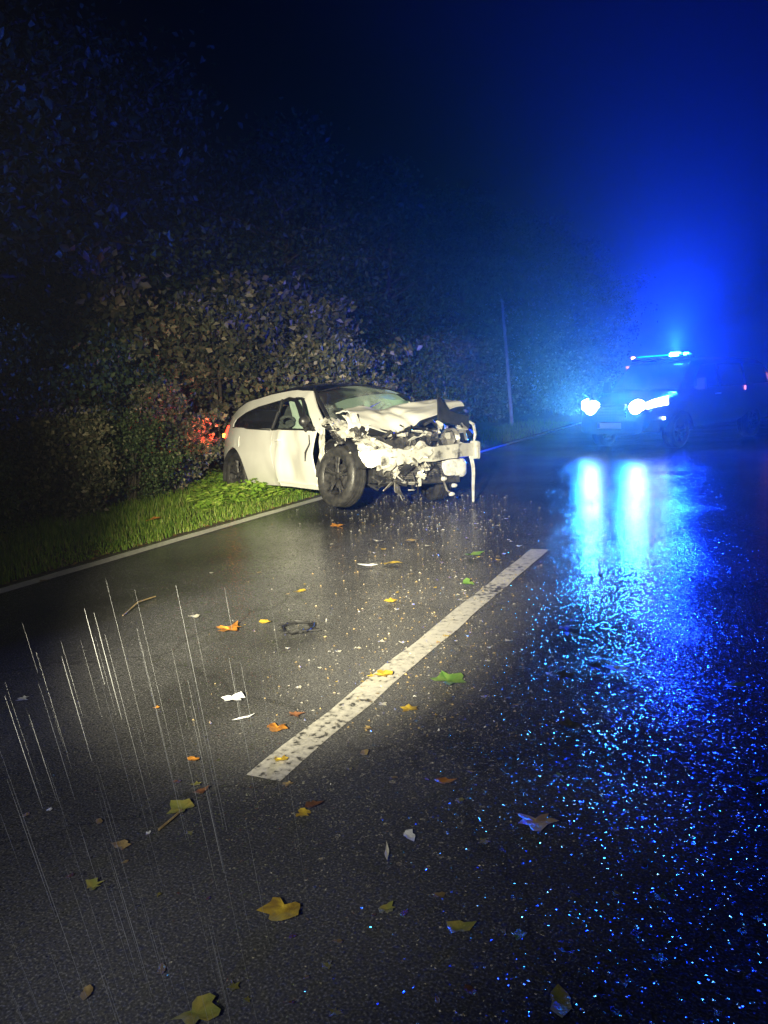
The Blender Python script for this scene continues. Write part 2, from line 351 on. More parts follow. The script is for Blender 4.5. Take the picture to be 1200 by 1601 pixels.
# ------------------------------------------------------------------ grass and weeds
def blades(n, region, h0, h1, seed, w=.005):
    r = random.Random(seed); v = []; f = []
    while n > 0:
        x, y, k = region(r)
        if k is None: continue
        n -= 1
        h = r.uniform(h0, h1) * k; a = r.uniform(0, 6.28); b = r.uniform(.1, .65) * h; z = groundz(x, y) - .01
        dx, dy = math.cos(a), math.sin(a); px, py = -dy * w, dx * w; o = len(v)
        v += [(x - px, y - py, z), (x + px, y + py, z), (x + dx * b * .35 - px * .8, y + dy * b * .35 - py * .8, z + h * .6), (x + dx * b * .35 + px * .8, y + dy * b * .35 + py * .8, z + h * .6), (x + dx * b, y + dy * b, z + h)]
        f += [(o, o + 1, o + 3, o + 2), (o + 2, o + 3, o + 4)]
    mb = MB(); mb.v = v; mb.f = f; return mb
def verge(r):
    y = r.uniform(0, 26) if r.random() < .45 else r.uniform(4, 11)
    d = r.random() ** 1.3 * 1.9
    e = .05 + .10 * (nz(y * 2.0, 3) + nz(y * 7, 1) * .5)
    if d < e * .6: return 0, 0, None
    k = .55 + .6 * min(1, d / 1.0) + .5 * nz(y * 1.1, d * 1.1, 4)
    return LINE_X - .14 - d, y, max(.25, k)
tag(blades(34000, verge, .05, .15, 3).build('grass', M['grass']), 'wet green grass growing on the left road verge', 'grass', kind='stuff')
def weeds(n, region, seed):
    r = random.Random(seed); v = []; f = []
    for _ in range(n):
        x, y, hh = region(r); z = groundz(x, y)
        for q in range(r.randint(6, 12)):
            a = r.uniform(0, 6.28); tl = r.uniform(.2, 1.0) * hh; rad = r.uniform(.02, .10)
            c = Vector((x + math.cos(a) * rad, y + math.sin(a) * rad, z + tl)); s = r.uniform(.025, .06)
            d = Vector((math.cos(a), math.sin(a), r.uniform(-.5, .5))).normalized(); p = d.cross(Vector((r.uniform(-.4, .4), r.uniform(-.4, .4), 1))).normalized()
            up = d.cross(p) * s * .25; o = len(v)
            v += [c - d * s, c - d * s * .2 + p * s * .75 - up, c + d * s * 1.1, c - d * s * .2 - p * s * .75 - up, c]
            f += [(o, o + 1, o + 4), (o + 1, o + 2, o + 4), (o + 2, o + 3, o + 4), (o + 3, o, o + 4)]
    mb = MB(); mb.v = [tuple(p) for p in v]; mb.f = f; return mb
def weedspot(r):
    px = 300 + 190 * r.random() ** .8; t = (px - 300) / 190
    g = at(px, r.uniform(756 - 6 * t, 812 - 36 * t)); k = max(.3, 1 - abs(px - 415) / 110)
    x = min(g.x, LINE_X - .22)
    return x, g.y, .07 + .26 * k * r.uniform(.5, 1)
tag(weeds(620, weedspot, 5).build('weeds', M['weed']), 'bright leafy weeds along the white car sill', 'weeds', kind='stuff')

# ------------------------------------------------------------------ shrubs and trees
def foliage(tips, n, size, spread, seed, droop=.3):
    """n folded leaves gathered in clumps about the branch tips"""
    r = np.random.default_rng(seed); tips = np.array(tips)
    w = r.uniform(.3, 1.0, len(tips)); idx = r.choice(len(tips), n, p=w / w.sum())
    sp = r.uniform(.5, 1.25, len(tips))[idx][:, None] * spread
    c = tips[idx] + np.clip(r.normal(0, .5, (n, 3)), -1.25, 1.25) * sp * np.array([1, 1, .75])
    c[:, 2] = np.maximum(c[:, 2], .04)
    d = r.normal(0, 1, (n, 3)); d[:, 2] -= droop; d /= np.linalg.norm(d, axis=1)[:, None]
    q = r.normal(0, 1, (n, 3)); p = np.cross(d, q); p /= np.linalg.norm(p, axis=1)[:, None]
    s = (size * r.uniform(.55, 1.35, n))[:, None]; u = np.cross(d, p) * s * .22
    v = np.stack([c - d * s * .6, c + p * s * .42 - u, c + d * s * .7, c - p * s * .42 - u], 1).reshape(-1, 3)
    k = np.arange(n)[:, None] * 4
    f = np.concatenate([k + np.array([0, 1, 2]), k + np.array([0, 2, 3])], 0)
    me = bpy.data.meshes.new('crown'); me.vertices.add(len(v)); me.vertices.foreach_set('co', v.astype('f').ravel())
    me.loops.add(len(f) * 3); me.loops.foreach_set('vertex_index', f.astype('i').ravel())
    me.polygons.add(len(f)); me.polygons.foreach_set('loop_start', np.arange(0, len(f) * 3, 3, dtype='i'))
    me.update(calc_edges=True); return me
def make_plant(name, h, rad, seed, leaf_m, n, size, spread, trunk_r, stems=1, crown_base=.25, ntips=60):
    r = random.Random(seed); root = empty(name); tr = MB(); tips = []
    for s in range(stems):
        a0 = r.uniform(0, 6.28); lean = (.08 if stems == 1 else .45) * rad
        top = Vector((math.cos(a0) * lean * r.uniform(.3, 1), math.sin(a0) * lean * r.uniform(.3, 1), h * r.uniform(.8, .93)))
        base = Vector((r.uniform(-.15, .15), r.uniform(-.15, .15), -.1)) if stems > 1 else Vector((0, 0, -.15))
        path = [base.lerp(top, t) + Vector((nz(t * 3, seed + s) * .12 * rad, nz(t * 3, seed + s + 7) * .12 * rad, 0)) * (t > 0) for t in (0, .15, .35, .55, .75, 1)]
        tr.tube(path, [trunk_r * (1.15, .95, .8, .6, .4, .12)[i] for i in range(6)], 8)
        for k in range(max(3, ntips // stems)):
            t = crown_base + (1 - crown_base) * r.random() ** .9
            b = base.lerp(top, t); a = r.uniform(0, 6.28)
            prof = math.sin(math.pi * min(1, max(.05, (t - crown_base) / (1 - crown_base) * .75 + .22)))
            ln = rad * prof * r.uniform(.35, 1.12)
            e = b + Vector((math.cos(a) * ln, math.sin(a) * ln, ln * r.uniform(-.1, .5)))
            if e.z < .12: e.z = .12 + r.random() * .2
            mid = b.lerp(e, .5) + Vector((0, 0, .06 * ln))
            if k % 2 == 0: tr.tube([b, mid, e], [trunk_r * .28, trunk_r * .17, trunk_r * .05], 5)
            tips.append(tuple(e)); tips.append(tuple(mid.lerp(e, .4)))
    tr.build('trunk' if stems == 1 else 'stem', M['bark'], root, smooth=True)
    me = foliage(tips, n, size, spread, seed); me.materials.append(leaf_m)
    o = bpy.data.objects.new('crown', me); C.objects.link(o); o.parent = root; o['kind'] = 'stuff'
    return root
shr = [make_plant('shrub', 3.2, 1.7, 11, M['shrub_brown'], 7500, .10, .42, .05, 5, .05, 90),
       make_plant('shrub', 2.8, 1.6, 12, M['shrub_green'], 7000, .07, .42, .05, 5, .04, 90),
       make_plant('shrub', 3.5, 1.6, 13, M['shrub_brown'], 7000, .105, .40, .05, 4, .05, 80)]
SHRUBS = [(0, -8.6, 11.4, .0, 1.0, 'broad brown-green autumn shrub right behind the white car tail'), (2, -7.9, 14.3, 1.2, 1.0, 'tall sparse autumn shrub rising behind the roof of the white car'),
          (1, -8.75, 8.7, .4, .85, 'low green shrub left of the red tail light'), (1, -8.9, 6.6, 2.0, .9, 'dark green shrub above the dim verge grass at the left edge'),
          (1, -7.3, 17.6, 3.0, .95, 'green shrub lit blue beyond the crumpled bonnet'), (0, -8.2, 21.5, 2.2, .9, 'blue lit shrub just left of the slim pole'),
          (2, -8.3, 26.5, .7, .9, 'shrub behind the foot of the slim pole'), (0, -7.3, 31.5, 4.0, 1.05, 'far dim shrub between the slim pole and the emergency van'),
          (1, -7.6, 37.5, 5.0, 1.2, 'far shrub behind the left headlight of the emergency van'), (2, -10.3, 9.6, 5.2, 1.15, 'taller dim shrub in the second row behind the tail light'),
          (0, -10.6, 15.0, 3.6, 1.25, 'tall dim shrub in the second row behind the car roof')]
SHRUBS += [(1, -6.95, 5.0, 1.0, .42, 'low bramble bush nearest the left edge of the photo, behind the grass'), (0, -7.0, 6.4, 2.4, .42, 'low brownish bramble bush behind the grass, halfway between the left edge and the white car'),
           (1, -7.15, 7.4, 4.4, .45, 'low green bramble bush directly left of the white car rear wheel'), (2, -7.75, 9.05, 0.9, .5, 'bush touching the lit red tail light'), (0, -6.9, 12.2, 2.9, .75, 'brown bush peeping over the rear of the white car roof')]
used = set()
for (k, x, y, rz, s, lab) in SHRUBS:
    o = shr[k] if k not in used else copy_tree(shr[k]); used.add(k)
    o.location = (x, y, groundz(x, y)); o.rotation_euler.z = rz; o.scale = (s, s, s)
    tag(o, lab, 'shrub', 'shrubs along the verge')
trs = [make_plant('tree', 10.5, 3.6, 21, M['tree_leaf'], 15000, .12, .85, .2, 1, .16, 150), make_plant('tree', 9.0, 3.2, 22, M['tree_leaf'], 15000, .12, .8, .18, 1, .12, 150)]
TREES = [(0, -12.0, 5.5, 0, 1.0, 'dark leafy tree at the left edge of the photo'), (1, -12.3, 9.5, 1, 1.05, 'dark tree standing behind the shrubs left of the white car'),
         (0, -13.2, 14.0, 2, 1.0, 'dark tall tree behind the brown shrub and the white car'), (1, -12.0, 19.5, 3, 1.0, 'dark tree behind the shrubs beyond the crumpled bonnet'),
         (0, -11.8, 26, 4, .95, 'dark tree behind the slim pole'), (1, -11.4, 33, 5, 1.1, 'blue hazed tree between the slim pole and the emergency van'),
         (0, -11.2, 42, 1.5, 1.1, 'blue hazed far tree straight behind the emergency van'), (1, -10.5, 54, 2.5, 1.2, 'faint blue tree far behind the van light bar'),
         (0, 7.5, 46, .4, 1.0, 'dark tree on the right verge far behind the van'), (1, 9.0, 60, 3.3, 1.1, 'farthest dark tree by the vanishing point of the road')]
used = set()
for (k, x, y, rz, s, lab) in TREES:
    o = trs[k] if k not in used else copy_tree(trs[k]); used.add(k)
    o.location = (x, y, groundz(x, y)); o.rotation_euler.z = rz; o.scale = (s, s, s)
    tag(o, lab, 'tree', 'trees behind the verge')
pb = at(800, 668)
mb = MB(); mb.tube([(.02, 0, -.3), (-.05, 0, 1.2), (-.13, 0, 2.6), (-.22, 0, 4.0)], [.065, .06, .05, .04], 10)
po = empty('roadside_pole', (pb.x, pb.y, groundz(pb.x, pb.y)))
mb.build('pole_shaft', M['woodpole'], po, smooth=True)
mb = MB(); mb.lathe_y([(0.0, .05), (.03, .045), (.05, .01), (.05, -.03)], 12)
cp = mb.build('pole_cap', M['greymetal'], po, smooth=True); cp.rotation_euler = (R(90), 0, 0); cp.location = (-.22, 0, 4.0)
tag(po, 'slim pale pole standing on the left verge beyond the white car', 'pole')

# ------------------------------------------------------------------ wheels
def wheel(parent, loc, side, rot=(0, 0, 0), r=.315, w=.205, rimr=.215, dirty=True):
    """side -1: outer face looks to -y"""
    root = empty('wheel', loc, rot, parent); h = w / 2
    prof = [(rimr, -h * .8), (rimr + .02, -h), (r - .05, -h * 1.06), (r - .012, -h * .9), (r, -h * .7)]
    for k in (-.42, -.05, .05, .42):
        prof += [(r, h * (k - .07)), (r - .010, h * (k - .06)), (r - .010, h * (k + .06)), (r, h * (k + .07))]
    prof += [(r, h * .7), (r - .012, h * .9), (r - .05, h * 1.06), (rimr + .02, h), (rimr, h * .8)]
    mb = MB(); mb.lathe_y(prof, 44)
    mb.build('tyre', M['rubber'], root, smooth=True)
    mb = MB(); s = side
    mb.lathe_y([(rimr, -h * .8), (rimr - .012, -h * .75), (rimr - .02, -h * .3), (rimr - .02, h * .3), (rimr - .012, h * .75), (rimr, h * .8)], 40)
    mb.lathe_y([(0.0, s * h * .62), (.03, s * h * .62), (.034, s * h * .5), (.06, s * h * .48), (.062, s * h * .2), (0.0, s * h * .2)], 20)
    for k in range(5):
        for dd in (-.13, .13):
            a = 2 * math.pi * k / 5 + .3
            p0 = Vector((math.cos(a + dd * .6) * .045, s * h * .5, math.sin(a + dd * .6) * .045)); p1 = Vector((math.cos(a + dd) * (rimr - .01), s * h * .66, math.sin(a + dd) * (rimr - .01)))
            mb.tube([p0, p0.lerp(p1, .5) + Vector((0, s * .006, 0)), p1], [.018, .013, .015], 6)
    mb.build('rim', M['alloy'], root, smooth=True)
    mb = MB(); mb.lathe_y([(0, s * h * .05), (.135, s * h * .05), (.135, -s * h * .02), (0, -s * h * .02)], 28)
    mb.build('brake_disc', M['darkmetal'], root)
    return root

# ------------------------------------------------------------------ wrecked white car
car = empty('wrecked_car', (-4.7256, 8.5601, .0255), (-0.08271971, -0.03346808, -0.49948349))
tag(car, 'wrecked white three door car with torn off front end, standing half on the verge', 'car')
def ysd(x, z):
    if z < .9: y = .87 - .16 * ((z - .56) / .56) ** 2 * (1.3 if z < .56 else .8)
    else: y = .823 - (z - .9) * .42 - .25 * max(0, z - 1.2) ** 1.2
    if x < -1.15: y -= .20 * ((-1.15 - x) / .95) ** 2
    if x > 1.2: y -= .10 * ((x - 1.2) / .6) ** 2
    return y
def dent(x, z):
    d = .018 * math.exp(-((x + .10 + .15 * (.5 - z)) / .055) ** 2) * (z < .86) - .05 * math.exp(-((x - .18) / .22) ** 2 - ((z - .48) / .28) ** 2)
    d += .02 * nz(x * 5, z * 4, 2) * math.exp(-((x - .1) / .45) ** 2)
    d += -.012 * math.exp(-((z - .70) / .03) ** 2) * (x < .7)
    return d
def rside(x, z, off=0): return (x, -(ysd(x, z) + dent(x, z) + off), z)
def lside(x, z, off=0): return (x, ysd(x, z) + off, z)
def arc(cx, cz, r, a0, a1, n): return [(cx + r * math.cos(R(a0 + (a1 - a0) * i / n)), cz + r * math.sin(R(a0 + (a1 - a0) * i / n))) for i in range(n + 1)]
WR = (-1.42, .29)
quarter = [(-.13, .19), (-.21, .42), (-.285, .66), (-.265, .89), (-.9, .915), (-1.57, .95), (-1.60, 1.0), (-1.55, 1.06), (-1.72, 1.17), (-1.90, 1.11), (-2.0, 1.03), (-2.08, .88), (-2.10, .66), (-2.02, .48), (-1.86, .40)] + arc(WR[0], WR[1], .385, 165, -12, 14) + [(-1.0, .19)]
railp = [(-1.55, 1.06), (-1.25, 1.145), (-.94, 1.205), (-.33, 1.265), (.05, 1.275), (.26, 1.25), (.36, 1.335), (.2, 1.36), (-.2, 1.365), (-.8, 1.345), (-1.35, 1.28), (-1.72, 1.17)]
doorp = [(-.25, .885), (-.27, .66), (-.195, .42), (-.115, .19), (.78, .17), (.77, .36), (.73, .58), (.78, .84)]
apil = [(.365, 1.335), (.62, 1.13), (.97, .90), (.90, .80), (.79, .84), (.46, 1.09), (.255, 1.25)]
qwin = [(-.34, .895), (-.9, .92), (-1.55, .955), (-1.585, 1.0), (-1.54, 1.055), (-1.25, 1.14), (-.94, 1.2), (-.34, 1.26)]
dwin = [(-.31, .893), (-.285, 1.255), (.03, 1.27), (.24, 1.24), (.46, 1.08), (.76, .853)]
for nm, poly, mt, off in (('quarter_panel', quarter, 'white', 0), ('roof_rail', railp, 'white', .002), ('windscreen_pillar', apil, 'white', .004)):
    panel(poly, lambda x, z: rside(x, z, off)).build(nm, M[mt], car, True, .018)
    panel(poly, lambda x, z: lside(x, z, off)).build(nm, M[mt], car, True, .018)
d = panel(doorp, lambda x, z: rside(x, z, .004), .05, .04).build('door', M['white'], car, True, .02); d['label'] = 'dented front passenger door'
mb = MB(); mb.tube([rside(-.13, .745, .012), rside(-.11, .75, .035), rside(-.02, .752, .035), rside(.0, .747, .012)], .012, 8); mb.build('handle', M['white'], d, True)
mb = MB(); mb.tube([rside(.66, .80, .012), rside(.69, .70, .016), rside(.63, .6, .02), rside(.60, .50, .014)], [.006, .01, .012, .007], 6); mb.build('torn_seal', M['trim'], d, True)
mb = MB(); mb.tube([rside(-.14, .245, .012), rside(.3, .235, .012), rside(.74, .225, .012)], .012, 6); mb.build('rub_strip', M['white'], d, True)
panel(dwin, lambda x, z: rside(x, z, -.012)).build('door_window', M['glass'], d, True)
mb = MB(); path = [rside(-.29, .885, .006), rside(-.285, 1.10, .006), rside(-.27, 1.235, .004), rside(-.12, 1.26, .008), rside(.06, 1.235, .014), rside(.26, 1.12, .02), rside(.45, .97, .018), rside(.60, .86, .01)]
mb.tube(path, [.02, .022, .022, .022, .022, .024, .03, .04], 8)
mb.tube([rside(.05, 1.255, .008), rside(.2, 1.245, .01), rside(.3, 1.18, .012), rside(.40, 1.06, .014), rside(.52, .95, .012), rside(.74, .86, .008)], [.012, .015, .017, .018, .03, .03], 8)
mb.tube([rside(-.29, .885, .01), rside(.2, .875, .012), rside(.77, .85, .01)], .013, 6)
mb.build('window_frame', M['trim'], d, True)
mb = MB(); mb.tube([rside(.58, .90, .02), rside(.58, .92, .07)], .02, 6)
def mir(u, v):
    a, b = u * 2 * math.pi, (v - .5) * math.pi
    return (.60 + .055 * math.cos(b) * math.cos(a), -(.88 + .075 * math.cos(b) * math.sin(a)), .955 + .07 * math.sin(b))
mb.grid(mir, 14, 8); mb.build('mirror', M['trim'], d, True)
panel(qwin, lambda x, z: rside(x, z, -.006)).build('quarter_window', M['tint'], car, True)
mb = MB(); mb.tube([rside(-.34, .88, .0), rside(-.9, .91, .003), rside(-1.56, .945, .002)], .009, 6); mb.tube([rside(-.32, .89, -.004), rside(-.32, 1.26, -.004)], .022, 6); mb.build('window_trim', M['trim'], car, True)
panel(doorp, lambda x, z: lside(x, z, .004)).build('door', M['white'], car, True, .02)
panel(dwin, lambda x, z: lside(x, z, -.012)).build('door_window', M['glass'], car, True)
panel(qwin, lambda x, z: lside(x, z, -.006)).build('quarter_window', M['tint'], car, True)
# fuel flap outline on the rear wing
mb = MB(); fl = [(-1.36, .82), (-1.20, .82), (-1.20, .68), (-1.36, .68)]
panel(fl, lambda x, z: rside(x, z, .0045), .05, .05).build('fuel_flap', M['white'], car, True, .006)
def roof(u, v):
    x = -1.62 + 2.17 * u; yw = ysd(x, 1.33) + .02; y = (v * 2 - 1) * yw
    zt = 1.375 - .02 - .155 * max(0, (-.55 - x) / 1.07) ** 2 - .04 * max(0, (x + .2) / .68) ** 2 + .025 * math.exp(-((x + .1) / .5) ** 2)
    return (x, y, zt + .105 * (1 - (2 * v - 1) ** 2) + .012 * nz(x * 3, y * 3))
MB().grid(roof, 16, 10).build('roof', M['blackpaint'], car, True, .015)
def hatch(u, v):
    z = 1.21 - .80 * v; t = min(1.0, v / .45)
    x = -1.62 - .47 * math.sin(t * 1.57) + .05 * max(0, (v - .6) / .4)
    y = (2 * u - 1) * (ysd(x, max(.45, min(z, 1.2))) - .006)
    return (x - .04 * (1 - (2 * u - 1) ** 2), y, z)
MB().grid(hatch, 10, 12).build('tailgate', M['white'], car, True, .02)
for s in (-1, 1):
    mb = MB()
    def tl(u, v, s=s):
        a = u * 2 - 1; z = .80 + .17 * v + .02 * (1 - u)
        x = -1.93 - .14 * math.sin(u * 1.57) ; y = (ysd(x, z) + .012) * (1 - .28 * max(0, u - .45))
        return (x - .012, s * y, z)
    mb.grid(tl, 8, 5); t = mb.build('tail_light', M['redlight'], car, True, .03)
    mb = MB(); mb.lathe_y([(0, -.02), (.028, -.018), (.03, .0), (.02, .03), (0, .035)], 12); b = mb.build('bulb', M['amberlight'], t, True); b.location = (-2.055, s * .672, .845)
    g = lamp('tail_glow', 'SPOT', 60.0 if s < 0 else 12, (1.0, .04, .015), (-2.14, s * .72, .88), .05, car, spot_size=R(120), spot_blend=.8); g.rotation_euler = (R(97), 0, R(90 + s * 0 + 28 * (s < 0)))
# windscreen, cowl, dashboard, seats
def wsf(u, v):
    x = .535 + .455 * v; w = .655 + .145 * v; y = (2 * u - 1) * w
    return (x + .09 * (1 - (2 * u - 1) ** 2) * v, y, 1.285 - .32 * v + .085 * (1 - (2 * u - 1) ** 2) * (1 - v) - .05 * math.exp(-((u - .62) / .2) ** 2 - ((v - .7) / .3) ** 2))
MB().grid(wsf, 16, 10).build('windscreen', M['screen'], car, True)
for s in (-1, 1):
    mb = MB(); mb.tube([(.38, s * .61, 1.345), (.64, s * .70, 1.185), (.98, s * .80, .985)], .022, 6); mb.build('windscreen_seal', M['trim'], car, True)
mb = MB(); mb.box((-1.42, 0, .72), (.12, 1.36, .62)); mb.box((-1.68, 0, 1.0), (.5, 1.25, .04)); mb.build('rear_seat', M['seat'], car, bevel=.015)
mb = MB(); mb.tube([(1.02, -.3, 1.0), (.8, -.1, 1.13), (.66, .15, 1.21)], [.012, .009, .006], 6); mb.build('wiper', M['trim'], car, True)
def dash(u, v):
    return (.55 + .45 * v, (2 * u - 1) * .72, .93 + .05 * math.sin(v * 3) + .03 * nz(u * 6, v * 3))
MB().grid(dash, 12, 4).build('dashboard', M['plastic'], car, True, .12)
mb = MB(); 
ring = [(.33 + .045 * math.cos(2 * math.pi * k / 20), .34 + .185 * math.sin(2 * math.pi * k / 20), .93 + .175 * math.cos(2 * math.pi * k / 20)) for k in range(21)]
mb.tube(ring, .02, 8, cap=False)
for a in (0.4, 2.2, 4.4):
    mb.tube([(.36, .34, .92), (.33 + .045 * math.cos(a), .34 + .185 * math.sin(a), .93 + .175 * math.cos(a))], .02, 6)
mb.tube([(.33, .34, .92), (.60, .34, .86)], .04, 8)
mb.build('steering_wheel', M['greymetal'], car, True)
def bag(y0):
    def f(u, v):
        x = -.36 + 1.05 * u; z = .86 + .42 * v - .12 * max(0, u - .5) * v
        return (x, y0 + .05 * math.sin(u * 9 + v) + .03 * nz(u * 6, v * 5), z + .02 * nz(u * 5, 3))
    return f
MB().grid(lambda u, v: (-.30 + .62 * u, -.56 - .02 * u + .03 * math.sin(v * 4), .84 + .40 * v), 6, 8).build('curtain_airbag', M['airbag'], car, True, .03)
MB().grid(bag(.60), 22, 10).build('curtain_airbag', M['airbag'], car, True, .03)
mb = MB(); rg = Vector((.86, -.5, 0)); rs_ = Vector((.5, .86, 0))
mb.tube([Vector((-.20, -.665, .985)) + rs_ * (.085 * math.cos(k * math.pi / 10)) + Vector((0, 0, .062 * math.sin(k * math.pi / 10))) for k in range(21)], .02, 7, cap=False)
mb.tube([(-.20, -.665, .92), (-.21, -.66, .84)], .03, 7)
mb.build('window_ring', M['seat'], car, True)  # made-up ring for a round shape seen in the door window
def seat(y):
    mb = MB()
    mb.grid(lambda u, v: (-.55 - .16 * v + .05 * math.sin(u * math.pi), y + (u - .5) * .46, .42 + .62 * v), 8, 8); mb.grid(lambda u, v: (-.12 - .46 * v, y + (u - .5) * .48, .46 - .03 * math.sin(u * 3.1)), 8, 6)
    mb.box((-.74, y, 1.12), (.09, .24, .17)); mb.build('seat', M['seat'], car, True, .08)
seat(-.36); seat(.36)
mb = MB(); mb.box((-.35, 0, .27), (2.6, 1.42, .12)); mb.box((-1.35, 0, .55), (.5, 1.3, .4)); mb.build('floor_pan', M['plastic'], car)
for s in (-1, 1):
    mb = MB(); mb.grid(lambda u, v: (WR[0] + .375 * math.cos(math.pi * (1.08 - 1.16 * u)), s * (.50 + (ysd(WR[0], .5) - .525) * v), WR[1] + .375 * math.sin(math.pi * (1.08 - 1.16 * u))), 16, 3)
    mb.build('wheel_arch_liner', M['plastic'], car, True, .01)
wheel(car, (-1.42, -.715, .29), -1); wheel(car, (-1.42, .715, .29), 1)
w = wheel(car, (1.19, -.765, .335), -1, (R(-5), 0, R(4)), r=.335, rimr=.22); w['label'] = 'front wheel splayed out beside the torn wing'
wheel(car, (1.12, .60, .33), 1, (R(6), 0, R(-14)))
# --- torn front end
HN = [(-1.0, .93), (-.72, .90), (-.47, .83), (-.27, .80), (-.02, .93), (.35, 1.03), (.71, 1.13), (1.0, 1.17)]
HF = [(-1.0, 1.0), (-.60, 1.09), (-.37, 1.15), (-.01, 1.12), (.37, 1.17), (.86, 1.21), (1.1, 1.19)]
def lut(t, y):
    for (a, za), (b, zb) in zip(t, t[1:]):
        if y <= b: return za + (zb - za) * max(0, (y - a) / (b - a))
    return t[-1][1]
def hood(u, v):
    y = -.70 + 1.50 * u; x = .98 + .50 * v + .05 * math.sin(u * 4) * v
    z0, z1 = lut(HF, y) - .03, lut(HN, y); t = v
    z = z0 * (1 - t) + z1 * t + .07 * math.sin(math.pi * t) + .05 * nz(u * 4 + 3, v * 2.6) * math.sin(math.pi * min(1, v + .15))
    z += .028 * abs(nz(u * 4 - v * 3, v * 5 + u * 2, 5)) - .045 * math.exp(-((u - .36 - .1 * v) / .035) ** 2) * v
    return (x + .03 * nz(u * 5, v * 4, 9), y, z)
h = MB().grid(hood, 44, 18).build('bonnet', M['white'], car, True, .012); h['label'] = 'buckled bonnet folded up towards the windscreen'
def hoodlip(u, v):
    y = -.70 + 1.50 * u; p = Vector(hood(u, 1)); return (p.x + .01 - .05 * v, p.y, p.z - .013 - .055 * v * (1 + .6 * nz(u * 9, v)))
MB().grid(hoodlip, 44, 3).build('bonnet_edge', M['trim'], h, True, .006)
def crumple(mb, c, d, seed, amp=.35, n=6):
    """a torn, folded scrap of sheet metal"""
    rr = random.Random(seed); rot = Matrix.Rotation(rr.uniform(-1, 1), 3, 'X') @ Matrix.Rotation(rr.uniform(-1, 1), 3, 'Y') @ Matrix.Rotation(rr.uniform(-1.5, 1.5), 3, 'Z')
    def f(u, v):
        a, b = u - .5, v - .5
        p = Vector((a * d[0] * (1 + .4 * nz(b * 5, seed)), b * d[1] * (1 + .4 * nz(a * 5, seed + 2)), d[2] * (amp * abs(nz(a * 4 + seed, b * 4)) * 3 + .6 * abs(a + .4 * b))))
        return Vector(c) + rot @ p
    mb.grid(f, n, n)
# crash beam
def beam(u, v):
    y = -.78 + 1.52 * u; cen = .545 + .075 * u + .01 * math.sin(u * 9); hh = .085 - .01 * u
    if u < .35: cen += .02 * nz(u * 22, 1) - .02; hh *= 1.0 + .25 * nz(u * 18, 2)
    a = 2 * math.pi * v; sx = .055; x = 1.70 - .16 * (1 - min(1, u / .3)) ** 2 - .05 * (2 * u - 1) ** 2 + .02 * nz(u * 8, 7)
    cx, cz = math.cos(a), math.sin(a); k = 1 / max(abs(cx), abs(cz))
    q = .018 * (1 if u < .5 else .3)
    return (x + sx * cx * k, y + q * nz(u * 20, v * 6, 3), cen + hh * cz * k + q * 1.4 * nz(u * 16, v * 5, 8))
bb = MB().grid(beam, 52, 16).build('bumper_beam', M['primer'], car, False); bb['label'] = 'exposed bent crash beam across the front'
mb = MB()
for k in range(7): crumple(mb, (1.66 + rnd.uniform(-.06, .07), rnd.uniform(-.66, -.05), rnd.uniform(.46, .62)), (.18, .20, .05), 100 + k)
for k in range(5): crumple(mb, (1.70 + rnd.uniform(-.03, .03), rnd.uniform(-.5, .05), rnd.uniform(.32, .46)), (.07, .10, .05), 140 + k)
mb.build('torn_bumper_bracket', M['primer'], car, True, .006)
mb = MB(); mb.box((1.68, .755, .62), (.10, .06, .20), Matrix.Rotation(.2, 3, 'Z'), .9, .01); mb.build('beam_end', M['primer'], car, bevel=.008)
# right front wing, torn into scraps above the wheel
mb = MB()
def wingf(u, v):
    x = .88 + .80 * u; y = -.86 + .36 * v + .06 * nz(u * 3, v * 2, 4) + .10 * u * u; z = .95 - .10 * v - .30 * u ** 1.4 + .06 * math.sin(v * 3.1)
    a = abs(nz(u * 4.2 + v, v * 2.6 - u, 11)); b = abs(nz(u * 9 - v * 2, v * 6, 12))
    return (x + .03 * nz(u * 6, v * 5, 1), y, z - .11 * a + .03 - .05 * b)
mb.grid(wingf, 34, 16)
for k in range(4): crumple(mb, (rnd.uniform(.92, 1.45), -.76 + rnd.uniform(-.08, .12), rnd.uniform(.74, .93)), (.22, .15, .06), 200 + k)
for k in range(3): crumple(mb, (rnd.uniform(1.35, 1.6), rnd.uniform(-.78, -.55), rnd.uniform(.58, .76)), (.20, .13, .05), 230 + k)
wf = mb.build('front_wing', M['primer'], car, True, .006)
mb = MB()
for k in range(9): crumple(mb, (rnd.uniform(.95, 1.5), -.80 + rnd.uniform(-.05, .2), rnd.uniform(.66, .90)), (.16, .12, .05), 260 + k)
mb.build('wing_liner_scraps', M['darkmetal'], car, False, .006); wf['label'] = 'front wing torn into crumpled scraps above the wheel'
MB().grid(lambda u, v: (.86 + .10 * v + .02 * nz(u * 9, v * 3), -(.845 + .02 * nz(u * 7, v * 4, 2)), .24 + .62 * u), 14, 3).build('wing_remnant', M['primer'], car, False, .012)
MB().grid(lambda u, v: (1.19 + .42 * math.cos(math.pi * (1.02 - .95 * u)), -.84 + .36 * v, .345 + .40 * math.sin(math.pi * (1.02 - .95 * u)) + .03 * nz(u * 8, v * 3)), 18, 4).build('wheel_arch_liner', M['plastic'], car, True, .012)
